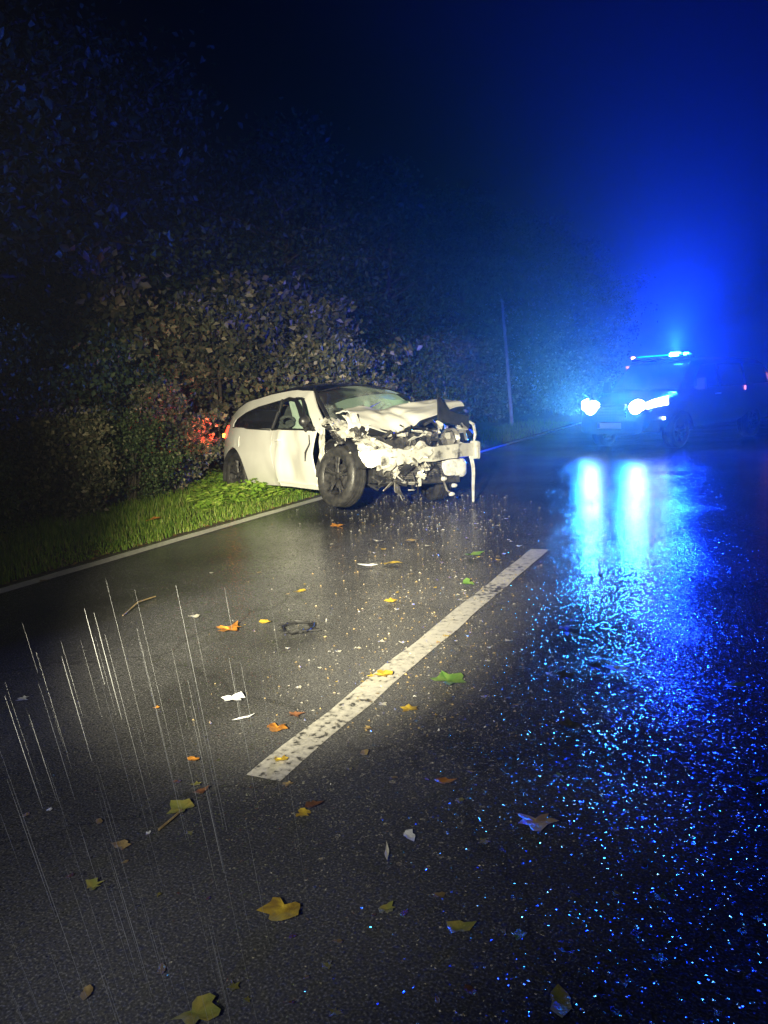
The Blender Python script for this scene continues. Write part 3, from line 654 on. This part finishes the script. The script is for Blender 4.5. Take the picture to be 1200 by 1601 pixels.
# inner rail, engine, radiator
mb = MB(); mb.tube([(.95, -.58, .76), (1.25, -.60, .74), (1.48, -.52, .70), (1.62, -.40, .62)], [.05, .055, .05, .045], 6); mb.build('chassis_rail', M['primer'], car); mb = MB(); mb.tube([(.95, .58, .76), (1.3, .60, .74), (1.66, .60, .66)], [.05, .05, .045], 6); mb.build('chassis_rail', M['primer'], car)
mb = MB(); mb.box((1.22, 0, .55), (.46, 1.05, .58), None, .85, .03); mb.box((1.05, 0, .55), (.2, 1.3, .7)); mb.build('engine_bay', M['plastic'], car, bevel=.02)
eng = MB(); eng.box((1.38, .05, .72), (.26, .52, .30), Matrix.Rotation(.15, 3, 'Z'), .85, .02)
for k in range(4): eng.tube([(1.40, -.12 + .11 * k, .83), (1.50, -.12 + .11 * k, .80), (1.54, -.13 + .11 * k, .68)], .03, 8)
eng.box((1.40, -.30, .74), (.2, .2, .22), Matrix.Rotation(.3, 3, 'X'), .9, .02)
eng = eng.build('engine', M['darkmetal'], car, False, bevel=.012)
rr = random.Random(77)
for k in range(34):
    mb = MB(); c = (rr.uniform(1.45, 1.62), rr.uniform(-.42, .66), rr.uniform(.68, .93))
    c = (c[0], c[1], min(c[2], lut(HN, c[1]) - .03)); t = rr.random(); rt = Matrix.Rotation(rr.uniform(-1, 1), 3, 'X') @ Matrix.Rotation(rr.uniform(-1, 1), 3, 'Z')
    if t < .4: mb.box(c, (rr.uniform(.04, .08), rr.uniform(.05, .13), rr.uniform(.03, .08)), rt, .8, .008); mb.build('engine_part', M[rr.choice(['greymetal', 'darkmetal', 'primer'])], car, bevel=.006)
    elif t < .7:
        p = Vector(c); q = p + Vector((rr.uniform(-.05, .05), rr.uniform(-.2, .2), rr.uniform(-.1, .06))); mb.tube([p, p.lerp(q, .5) + Vector((.03, 0, .05)), q], rr.uniform(.012, .024), 8); mb.build('hose', M[rr.choice(['plastic', 'trim', 'greymetal'])], car, True)
    else: crumple(mb, c, (.10, .13, .05), 300 + k, n=4); mb.build('torn_metal_scrap', M[rr.choice(['primer', 'greymetal', 'white'])], car, False, .005)
# radiator pack hanging behind the beam, with fins
mb = MB(); mb.box((1.58, .02, .42), (.05, 1.1, .34), Matrix.Rotation(-.12, 3, 'Y'), 1, .015); rad = mb.build('radiator', M['darkmetal'], car)
mb = MB()
for k in range(16): mb.box((1.611 + .0 * k, .02, .28 + .018 * k), (.012, 1.02, .006), Matrix.Rotation(.02 * nz(k, 2), 3, 'X'))
mb.build('radiator_fins', M['greymetal'], rad)
for k in range(22):
    mb = MB(); c = (rr.uniform(1.60, 1.70), rr.uniform(-.66, .2), rr.uniform(.16, .44)); t = rr.random()
    if t < .5: crumple(mb, c, (.12, .15, .05), 400 + k, n=4); mb.build('torn_metal_scrap', M[rr.choice(['darkmetal', 'plastic', 'greymetal', 'primer', 'plastic'])], car, False, .005)
    else:
        p = Vector(c); q = p + Vector((rr.uniform(-.04, .06), rr.uniform(-.22, .22), rr.uniform(-.16, .04))); mb.tube([p, p.lerp(q, .5) + Vector((.04, .02, -.05)), q], rr.uniform(.008, .018), 7); mb.build('hose', M[rr.choice(['plastic', 'trim', 'darkmetal'])], car, True)
# fan shroud, upright black duct, headlamp shell, washer tank, hanging trim
mb = MB(); mb.lathe_y([(.0, .02), (.10, .02), (.13, 0), (.15, -.03), (.15, .03)], 22); fn = mb.build('fan_shroud', M['greymetal'], car, True); fn.location = (1.60, .45, .76); fn.rotation_euler = (0, 0, R(90)); fn.scale = (.8, 1, .75)
mb = MB(); mb.add([(1.62, .24, .95), (1.60, .72, .86), (1.56, .74, 1.0), (1.55, .47, 1.06), (1.56, .28, 1.24)], [(0, 1, 2, 3, 4)]); mb.build('air_duct', M['plastic'], car, False, .02)
def tank(u, v):
    a, b = u * 2 * math.pi, (v - .5) * math.pi; e = lambda t: math.copysign(abs(t) ** .5, t)
    return (1.56 + .07 * e(math.cos(b)) * e(math.cos(a)), .50 + .20 * e(math.cos(b)) * e(math.sin(a)) + .02 * nz(u * 6, v * 6), .42 + .115 * e(math.sin(b)) + .015 * nz(v * 5, u * 7))
MB().grid(tank, 20, 12).build('washer_tank', M['clearplastic'], car, True)
mb = MB(); mb.grid(lambda u, v: (1.69 + .05 * v + .01 * math.sin(v * 7), .655 + .055 * u * (1 - .5 * v) + .03 * math.sin(v * 3), .56 - .53 * v), 2, 10); mb.build('hanging_bumper_strip', M['clearplastic'], car, True, .008)
mb = MB(); mb.tube([(1.60, .30, .36), (1.68, .29, .26), (1.69, .32, .17), (1.70, .38, .13)], .012, 7); hl = mb.build('dangling_lamp_wire', M['greymetal'], car, True)
for p in ((1.68, .285, .30), (1.70, .385, .125), (1.68, .44, .22)):
    mb = MB(); mb.lathe_y([(0, -.03), (.022, -.025), (.026, 0), (.018, .03), (0, .034)], 10); b = mb.build('lamp_bulb', M['clearplastic'], hl, True); b.location = p
mb = MB(); mb.grid(lambda u, v: (1.38 + .22 * v - .05 * u, .66 + .18 * u, .68 + .22 * v * (1 - .4 * u) + .03 * nz(u * 4, v * 4)), 6, 6); mb.build('headlamp_shell', M['plastic'], car, True, .03)
mb = MB(); mb.tube([(1.50, .76, .98), (1.58, .82, .92), (1.60, .83, .80), (1.58, .82, .70)], [.012, .02, .018, .014], 6); mb.build('wing_edge', M['primer'], car, True)
mb = MB(); mb.tube([(1.5, .25, .78), (1.66, .42, .84), (1.68, .46, .72), (1.69, .36, .62)], .008, 6); mb.tube([(1.45, -.5, .86), (1.6, -.3, .80), (1.66, -.1, .88), (1.6, .2, .82)], .011, 6); mb.tube([(1.5, -.2, .9), (1.6, .1, .72), (1.7, .12, .45), (1.65, .0, .3)], .009, 6); mb.build('loose_wire', M['trim'], car, True)

# ------------------------------------------------------------------ emergency van
van = empty('emergency_van', (-1.41, 17.49, 0), (0, 0, R(-115.5)))
tag(van, 'dark emergency van with headlights on and blue light bar flashing, facing the camera', 'van')
TOPS = [(2.40, .62), (2.36, .80), (2.22, .93), (1.9, 1.00), (1.45, 1.06), (1.25, 1.12), (.95, 1.42), (.72, 1.64), (.5, 1.71), (0, 1.74), (-1.2, 1.73), (-2.15, 1.68), (-2.36, 1.55), (-2.44, 1.0), (-2.45, .6)]
def vtop(x):
    for (a, za), (b, zb) in zip(TOPS, TOPS[1:]):
        if x >= b: return zb + (za - zb) * (x - b) / (a - b)
    return TOPS[-1][1]
def vw(x): return .93 - .22 * max(0, (x - 1.5) / .9) ** 2.2 - .06 * max(0, (-1.9 - x) / .55) ** 2
def vring(x, n=26):
    zt, zb = vtop(x), .32; w = vw(x); out = []
    for k in range(n):
        a = 2 * math.pi * k / n; e = lambda t, p: math.copysign(abs(t) ** p, t)
        y = w * e(math.cos(a), .42); s = e(math.sin(a), .42); z = (zt + zb) / 2 + (zt - zb) / 2 * s
        if z > 1.0: y *= 1 - .17 * (z - 1.0) / .75
        if z < .55: y *= 1 - .06 * (.55 - z) / .25
        out.append((x, y, z))
    return out
mb = MB(); xs = [2.42] + [a for a, _ in TOPS[1:]]; n = 26; vs = []
for x in xs: vs += vring(x, n)
fs = [(i * n + k, i * n + (k + 1) % n, (i + 1) * n + (k + 1) % n, (i + 1) * n + k) for i in range(len(xs) - 1) for k in range(n)] + [tuple(range(n)), tuple(reversed(range((len(xs) - 1) * n, len(xs) * n)))]
mb.add(vs, fs); mb.build('body', M['van'], van, True)
def vside(x, z):
    y = vw(x)
    if z > 1.0: y *= 1 - .17 * (z - 1.0) / .75
    return y
MB().grid(lambda u, v: (1.27 - .58 * v + .02, (2 * u - 1) * (.78 - .12 * v), 1.125 + .53 * v + .012), 8, 6).build('windscreen', M['tint'], van, True, .006)
for s in (-1, 1):
    for nm, poly in (('side_window', [(1.05, 1.14), (.62, 1.55), (.05, 1.57), (.05, 1.12)]), ('side_window', [(-.05, 1.12), (-.05, 1.57), (-1.0, 1.56), (-1.0, 1.12)]), ('side_window', [(-1.1, 1.12), (-1.1, 1.56), (-2.0, 1.52), (-2.1, 1.14)])):
        panel(poly, lambda x, z: (x, s * (vside(x, z) + .002), z), .15, .15).build(nm, M['tint'], van, True, .004)
    mb = MB(); mb.tube([(.98, s * .9, 1.12), (1.0, s * 1.0, 1.14)], .025, 6); mb.box((1.0, s * 1.06, 1.2), (.09, .17, .22), Matrix.Rotation(s * .15, 3, 'Z'), .85); mb.build('mirror', M['trim'], van, bevel=.01)
    wheel(van, (1.48, s * .80, .335), s, r=.335, w=.22, rimr=.22); wheel(van, (-1.45, s * .80, .335), s, r=.335, w=.22, rimr=.22)
    MB().grid(lambda u, v: ((1.48 + .41 * math.cos(math.pi * u)), s * (vw(1.48) - .10 + .115 * v), .33 + .40 * math.sin(math.pi * u)), 18, 2).build('wheel_arch', M['trim'], van, True, .01)
    mb = MB(); mb.tube([(.25, s * (vside(.25, .98) + .01), .98), (.23, s * (vside(.2, .98) + .045), .985), (.10, s * (vside(.1, .98) + .045), .985), (.08, s * (vside(.08, .98) + .01), .98)], .014, 6); mb.build('door_handle', M['greymetal'], van, True)
    # lamps: round main beam, slanted running lights, fog lamp
    mb = MB(); mb.lathe_y([(0, .06), (.09, .05), (.15, .015), (.165, -.03), (.165, -.08)], 20); hd = mb.build('headlight', M['headlamp'], van, True); hd.rotation_euler = (0, 0, R(-90)); hd.location = (2.335, s * .50, .80)
    def drl(z0, z1):
        def f(u, v): 
            y = .56 + .34 * u; xf = min(2.31 - .10 * u, 1.5 + .9 * max(0, (.93 - y) / .22) ** .4545); return (xf + .035, s * y, z0 + z1 * u + .05 * (v - .5) * (1 + .5 * u))
        return f
    mb = MB(); mb.grid(drl(.82, .15), 10, 2); mb.grid(drl(.755, .13), 10, 1); mb.build('running_light', M['drl'], hd if False else van, True, .015)
    mb = MB(); mb.lathe_y([(0, .02), (.03, .018), (.045, .0), (.045, -.03)], 16); fg = mb.build('fog_light', M['drl'], van, True); fg.rotation_euler = (0, 0, R(-90)); fg.location = (2.33, s * .66, .50)
    mb = MB(); mb.box((2.03, s * .885, .60), (.07, .03, .05)); mb.build('side_marker', M['drl'], van, bevel=.006)
    mb = MB(); mb.box((-2.37, s * .87, 1.22), (.10, .09, .34), None, .9); mb.build('tail_light', M['pinklamp'], van, bevel=.015)
    mb = MB(); mb.box((-1.0, s * (vside(-1, 1.05) + .008), 1.06), (.06, .02, .09)); mb.build('side_reflector', M['pinklamp'], van, bevel=.005)  # no lamp: the light it throws back is put in as emission
mb = MB()
for k in range(5): mb.box((2.405 - .004 * k, 0, .66 + .055 * k), (.05, .62, .022))
mb.build('grille', M['trim'], van, bevel=.004)
mb = MB(); mb.grid(lambda u, v: (2.45 - .30 * (2 * u - 1) ** 4, (2 * u - 1) * .88, .36 + .22 * v), 16, 4); mb.build('bumper', M['trim'], van, True, .04)
mb = MB(); mb.box((2.475, 0, .49), (.012, .52, .11)); pl = mb.build('number_plate', M['plate'], van, bevel=.002)
mb = MB(); mb.box((2.483, -.235, .49), (.004, .045, .10)); mb.build('plate_band', M['plateblue'], pl)
mb = MB(); mb.box((.62, 0, 1.75), (.28, 1.30, .07), None, .92); lb = mb.build('light_bar', M['trim'], van, bevel=.015)
mb = MB(); mb.box((.66, .05, 1.795), (.20, 1.14, .03), None, .9); mb.build('light_bar_lens', M['bluedim'], lb, bevel=.008)
mb = MB(); mb.box((.70, .33, 1.80), (.17, .22, .085), None, .85); mb.build('blue_beacon', M['bluelamp'], lb, bevel=.02)
mb = MB(); mb.box((.70, .56, 1.795), (.12, .07, .05)); mb.build('blue_beacon', M['bluelamp'], lb, bevel=.01)
mb = MB(); mb.box((.70, -.63, 1.785), (.08, .05, .045)); mb.build('marker_lamp', M['amberlight'], lb, bevel=.008)
mb = MB(); mb.box((.80, -.70, 1.60), (.05, .06, .05)); mb.build('marker_lamp', M['pinklamp'], van, bevel=.008)
# light given by the van
BLUE = (0.003, 0.030, 1.0)
bl = lamp('beacon_flash', 'SPOT', 62000, BLUE, (.72, .33, 1.93), .08, van, spot_size=R(96), spot_blend=1.0); bl.rotation_euler = (R(90 + 58), 0, R(-90 + 38))
lamp('beacon_light', 'POINT', 4200, BLUE, (.72, .33, 1.93), .08, van)
for s in (-1, 1):
    l = lamp('headlight_beam', 'SPOT', 720, (0.004, 0.22, 1.0), (2.50, s * .50, .80), .09, van, spot_size=R(110), spot_blend=1.0); l.rotation_euler = (R(90 + 18), 0, R(-90 + 15))
    l = lamp('headlight_core', 'SPOT', 700, (0.2, 0.9, 1.0), (2.50, s * .50, .80), .09, van, spot_size=R(50), spot_blend=1.0); l.rotation_euler = (R(90 + 14), 0, R(-90 + 20))

# ------------------------------------------------------------------ leaves and debris on the road
def leaf_mesh(shape, size, col, seed):
    r = random.Random(seed)
    if shape == 'maple': pr = [(0, .22), (32, .62), (55, .92), (75, .66), (92, .74), (112, 1.0), (136, .68), (160, .86), (180, 1.12), (200, .86), (225, .66), (248, 1.0), (268, .74), (285, .66), (305, .92), (328, .62)]
    elif shape == 'oval': pr = [(0, .9), (40, .72), (75, .48), (105, .46), (140, .7), (180, 1.1), (220, .7), (255, .46), (285, .48), (320, .72)]
    elif shape == 'scrap': pr = [(k * 24 + r.uniform(-8, 8), r.uniform(.4, 1.15)) for k in range(15)]
    else: pr = [(0, 1), (20, .5), (90, .22), (160, .5), (180, 1.1), (200, .5), (270, .22), (340, .5)]
    n = len(pr); vs = []; cu = r.uniform(.15, .5); ax = r.uniform(0, 6.28)
    for sc in (0.5, 1.0):
        for a, q in pr:
            q = q * sc * size * r.uniform(.72, 1.15); x, y = q * math.cos(R(a)), q * math.sin(R(a))
            t = (x * math.cos(ax) + y * math.sin(ax)) / size
            vs.append((x, y, size * (.08 + cu * t * t * .55 + r.uniform(0, .16) * sc)))
    vs.append((0, 0, size * .06)); c = 2 * n
    fs = [(c, k, (k + 1) % n) for k in range(n)] + [(k, n + k, n + (k + 1) % n, (k + 1) % n) for k in range(n)]
    mb = MB(); mb.add(vs, fs)
    if shape == 'maple' and seed % 5 < 2: mb.tube([(0, 0, size * .06), (size * .5, size * .06, size * .1), (size * 1.25, size * .2, size * .05)], size * .028, 5)
    return mb
def fallen(name, cat, px, py, shape, size, col, label, group, seed, z=.004, rot=None):
    o = leaf_mesh(shape, size, col, seed).build(name, M['leaf_' + col], smooth=True); g = at(px, py)
    o.location = (g.x, g.y, z if g.x > LINE_X - .1 else groundz(g.x, g.y) + .10); o.rotation_euler = (0, 0, rnd.uniform(0, 6.28) if rot is None else rot)
    return tag(o, label, cat, group)
G1 = 'fallen leaves on the wet road'
BIG = [(440, 1190, 'maple', .032, 'yellow', 'small bright yellow leaf on the near end of the white dash'), (597, 1057, 'maple', .055, 'yellow', 'bright yellow leaf lying on the middle of the white dash'),
       (640, 1112, 'maple', .045, 'yellow', 'yellow leaf lying just right of the white dash'), (433, 1140, 'maple', .052, 'orange', 'orange leaf lying left of the near end of the white dash'),
       (460, 1120, 'scrap', .04, 'brown', 'small red-brown leaf touching the orange leaf by the dash'), (358, 986, 'maple', .085, 'orange', 'curled orange-yellow leaf alone in the brightest part of the lane'),
       (416, 975, 'oval', .055, 'yellow', 'small oval yellow leaf right of the curled orange leaf'), (442, 1428, 'maple', .068, 'yellow', 'big yellow maple leaf in the dark foreground left of centre'),
       (308, 1588, 'maple', .055, 'olive', 'olive yellow maple leaf cut by the bottom edge'), (286, 1268, 'maple', .05, 'olive', 'yellow-green leaf with a long stalk in the left foreground'),
       (190, 1325, 'scrap', .03, 'tan', 'small dull yellow leaf below the stalked green leaf'), (145, 1390, 'scrap', .032, 'olive', 'dull olive leaf low in the left foreground'),
       (137, 1555, 'oval', .026, 'tan', 'tan leaf near the bottom left corner'), (838, 1288, 'maple', .062, 'tan', 'large tan curled leaf on the right lane foreground'),
       (875, 1570, 'oval', .045, 'olive', 'olive yellow oval leaf at the bottom right'), (695, 1225, 'oval', .038, 'orange', 'orange-brown leaf right of the dash in the dark'),
       (490, 1262, 'oval', .038, 'brown', 'red-brown leaf below the near end of the dash'), (474, 1276, 'scrap', .024, 'yellow', 'small yellow leaf tip touching the red-brown leaf'),
       (613, 943, 'maple', .05, 'yellow', 'yellow leaf in the lane beyond the middle of the dash'), (468, 927, 'oval', .06, 'yellow', 'thin yellow leaf lying farther up the lit lane'),
       (527, 825, 'maple', .085, 'orange', 'orange leaf lying in front of the wrecked front wheel'), (612, 883, 'oval', .085, 'yellow', 'long yellow leaf in the lane below the crash beam'),
       (645, 847, 'oval', .07, 'tan', 'tan leaf on the road below the crash beam'), (305, 966, 'scrap', .045, 'pale', 'pale yellow leaf left of the curled orange leaf'),
       (302, 1190, 'oval', .032, 'orange', 'narrow orange leaf in the left foreground above the stalked leaf'), (315, 1240, 'oval', .03, 'brown', 'brown leaf right above the stalked green leaf'),
       (245, 1108, 'scrap', .016, 'orange', 'tiny orange leaf speck on the dark left lane'), (890, 990, 'maple', .075, 'dark', 'dark green leaf in the upper part of the blue reflection'),
       (965, 1050, 'maple', .055, 'olive', 'olive leaf standing dark against the blue reflection'), (930, 1046, 'scrap', .05, 'dark', 'dark curled leaf in the middle of the blue reflection'),
       (885, 1062, 'scrap', .06, 'dark', 'dark leaf clump at the left side of the blue reflection'), (890, 1140, 'maple', .06, 'dark', 'dark leaf below the middle of the blue reflection'),
       (1148, 1075, 'oval', .045, 'green', 'green leaf at the right beside the blue reflection'), (1185, 1225, 'oval', .04, 'green', 'green-yellow leaf at the right edge'),
       (605, 1425, 'scrap', .03, 'olive', 'olive scrap of leaf in the bottom centre'), (718, 1455, 'oval', .042, 'olive', 'olive leaf with a blue glint in the bottom centre right'),
       (242, 833, 'maple', .07, 'orange', 'orange leaf caught in the verge grass'), (68, 910, 'scrap', .05, 'tan', 'tan leaf lying on the edge line at the left'),
       (700, 1068, 'maple', .085, 'green', 'flattened green leafy sprig right of the middle of the dash'), (740, 870, 'maple', .10, 'green', 'green leaf beside the far end of the dash'),
       (728, 915, 'scrap', .07, 'green', 'small green leaf left of the far half of the dash'), (575, 1140, 'scrap', .02, 'tan', 'tiny tan leaf right beside the white dash'), (450, 1228, 'scrap', .02, 'tan', 'tiny tan scrap at the corner of the near dash end'),
       (945, 1030, 'scrap', .03, 'dark', 'small dark leaf above the olive leaf in the blue reflection'), (570, 1180, 'oval', .03, 'tan', 'pale tan leaf in the dark right of the near dash half')]
for i, (px, py, sh, sz, col, lab) in enumerate(BIG): fallen('fallen_leaf', 'leaf', px, py, sh, sz * 1.05, col, lab, G1, 500 + i)
SCR = [(363, 1097, 'scrap', .065, 'white', 'crumpled white plastic scrap left of the orange leaf'), (380, 1126, 'needle', .05, 'white', 'clear plastic sliver below the crumpled white scrap'),
       (640, 1310, 'oval', .034, 'white', 'pale white plastic fragment in the dark centre foreground'), (605, 1338, 'needle', .036, 'pale', 'thin pale shard left of the white plastic fragment'),
       (35, 1095, 'scrap', .035, 'white', 'torn white scrap at the left edge'), (575, 887, 'needle', .09, 'white', 'long pale plastic sliver on the lane below the wreck'), (78, 1268, 'scrap', .014, 'white', 'tiny white speck of plastic at the lower left'),
       (232, 1305, 'scrap', .012, 'white', 'tiny white chip beside the stalked green leaf'), (590, 848, 'needle', .10, 'pale', 'pale plastic splinter on the lane under the crash beam')]
for i, (px, py, sh, sz, col, lab) in enumerate(SCR): fallen('plastic_scrap', 'debris', px, py, sh, sz, col, lab, 'plastic scraps from the wreck', 600 + i)
# black wire tangle, bent white straw
g = at(466, 985); mb = MB()
for k in range(4):
    a0 = k * 1.3; mb.tube([(.10 * (1 + .9 * nz(k * 3.7, t * .8)) * math.cos(a0 + t * .75), .10 * math.sin(a0 + t * .75) * (1 + .9 * nz(t * .9, k * 5.1)), .012 + .025 * abs(nz(t * .7, k * 3))) for t in range(9)], .005, 5)
o = tag(mb.build('wire_tangle', M['trim'], smooth=True), 'black loop of tangled wire lying in the lit lane', 'debris'); o.location = (g.x, g.y, .004)
a, b, c = at(192, 965), at(216, 948), at(243, 935)
mb = MB(); mb.tube([a + Vector((0, 0, .012)), b + Vector((0, 0, .03)), c + Vector((0, 0, .012))], .0045, 7)
tag(mb.build('bent_stick', M['leaf_tan'], smooth=True), 'bent thin white stick on the dark left lane', 'debris')
a, b, c = at(248, 1300), at(268, 1286), at(284, 1270)
mb = MB(); mb.tube([a + Vector((0, 0, .006)), b + Vector((0, 0, .012)), c + Vector((0, 0, .008))], .004, 6)
tag(mb.build('twig', M['leaf_tan'], smooth=True), 'short tan twig under the yellow-green leaf', 'twig')
# small leaf scraps: one mesh per kind, shared by the copies
rs = random.Random(31)
def in_lane():
    while True:
        t = rs.random(); py = 790 + 330 * t ** 1.15; px = rs.gauss(650 + 60 * (1 - t), 105 + 50 * t)
        if 330 < px < 960 and at(px, py).x > LINE_X + .15: return px, py
for grp, lab, cols, n, fn in (('small leaf scraps below the wreck', 'small pale leaf scrap scattered on the wet lane below the wreck', ('pale', 'tan', 'yellow', 'tan', 'pale'), 110, in_lane),
                              ('small leaf scraps in the blue reflection', 'small dark leaf scrap lying on the blue lit right lane', ('dark', 'olive', 'dark', 'green'), 60, lambda: (rs.uniform(780, 1195), rs.uniform(880, 1590))),
                              ('small leaf scraps in the foreground', 'small dull leaf scrap lying on the dark foreground asphalt', ('tan', 'olive', 'brown'), 34, lambda: (rs.uniform(20, 760), rs.uniform(1200, 1590)))):
    protos = [leaf_mesh(rs.choice(('scrap', 'oval', 'scrap')), 1.0, c, 700 + i * 3 + len(grp)).build('leaf_scrap', M['leaf_' + c], smooth=True) for i, c in enumerate(cols)]
    for k in range(n):
        p = protos[k % len(protos)]; o = p if k < len(protos) else p.copy()
        if k >= len(protos): C.objects.link(o)
        px, py = fn(); g = at(px, py); s = rs.uniform(.010, .030) * (1.15 if py < 900 else .75)
        o.location = (g.x, g.y, .004); o.rotation_euler.z = rs.uniform(0, 6.28); o.scale = (s, s, s * .8); tag(o, lab, 'leaf', grp)
# crumbs of glass, plastic and leaf litter too small to pick apart
def crumbs(n, fn, s0, s1, seed):
    r = random.Random(seed); mb = MB()
    for _ in range(n):
        px, py = fn(r); g = at(px, py)
        if g.x < LINE_X + .1 or g.x > RIGHT_X or g.y < .2: continue
        s = r.uniform(s0, s1) * (1 + .05 * g.y); q = [Vector((r.uniform(-1, 1), r.uniform(-1, 1), 0)) * s for _ in range(3)]
        mb.add([Vector((g.x, g.y, .003)) + v for v in q] + [Vector((g.x + r.uniform(-.3, .3) * s, g.y + r.uniform(-.3, .3) * s, .004 + s * r.uniform(.3, .9)))], [(0, 1, 3), (1, 2, 3), (2, 0, 3)])
    return mb
def cl(r):
    t = r.random(); return r.gauss(665 + 25 * (1 - t), 80 + 60 * t), 785 + 370 * t ** 1.2
def cw(r): return r.uniform(0, 1195), 800 + 790 * r.random() ** .8
tag(crumbs(1500, cl, .003, .009, 1).build('glass_crumbs', M['crumb']), 'pale crumbs of glass and plastic strewn over the lane below the wreck', 'debris', kind='stuff')
tag(crumbs(800, cl, .003, .009, 2).build('leaf_litter', M['leaf_tan']), 'brown leaf litter crumbs strewn over the lane', 'debris', kind='stuff')
tag(crumbs(900, cw, .001, .003, 4).build('grit', M['crumb']), 'scattered pale grit on the wet road', 'debris', kind='stuff')
ml_ = MB(); rl = random.Random(44)
for k in range(900):
    y = rl.uniform(.5, 16); x = LINE_X - .13 - abs(rl.gauss(0, .16)); z = groundz(x, y) + .012; sz = rl.uniform(.008, .035); a = rl.uniform(0, 6.28)
    e1 = Vector((math.cos(a), math.sin(a), rl.uniform(-.3, .3))) * sz; e2 = Vector((-math.sin(a), math.cos(a), rl.uniform(-.4, .4))) * sz * .6; c0 = Vector((x, y, z))
    ml_.add([c0 - e1, c0 + e2, c0 + e1, c0 - e2], [(0, 1, 2), (0, 2, 3)])
tag(ml_.build('edge_litter', M['litter']), 'dead leaves gathered along the road edge', 'leaf litter', kind='stuff')
tag(crumbs(420, lambda r: (r.gauss(640, 75), 775 + 60 * r.random() ** 1.6), .003, .017, 6).build('wreck_fragments', M['crumb']), 'broken metal and plastic fragments under the torn front end', 'debris', kind='stuff')

# ------------------------------------------------------------------ rain
rr = random.Random(13); mb = MB(); fall = cam2world(np.array([.07, .91, .41])).normalized()
for k in range(150):
    dpt = rr.uniform(.9, 2.7) ; px = -10 + 440 * rr.random() ** 1.2; py = 900 + 780 * rr.random() ** .8
    d = cam2world(np.array([px - 600, py - 800.5, FPX])) / FPX * dpt; p = Vector((d.x, d.y, d.z + CAM_H))
    ln = rr.uniform(.12, .36) + .5 * rr.random() ** 3; q = p + fall * ln
    if q.z < .02: continue
    w = rr.choice((.00014, .00018, .00024, .00034)); mb.tube([p, p.lerp(q, .5), q], [w * .3, w, w * .5], 5)
tag(mb.build('rain', M['rain']), 'streaks of falling rain over the left foreground', 'rain', kind='stuff')

# ------------------------------------------------------------------ hazy wet night air
hz = bpy.data.materials.new('wet_night_air'); hz.use_nodes = True; t = hz.node_tree; t.nodes.clear()
pv = t.nodes.new('ShaderNodeVolumePrincipled'); pv.inputs['Color'].default_value = (.9, .93, 1, 1); pv.inputs['Density'].default_value = 0.0042; pv.inputs['Anisotropy'].default_value = 0.84
ot = t.nodes.new('ShaderNodeOutputMaterial'); t.links.new(pv.outputs[0], ot.inputs['Volume'])
mb = MB(); mb.box((0, 90, 6.4), (290, 310, 14.8)); hzo = mb.build('haze', hz); tag(hzo, kind='stuff')
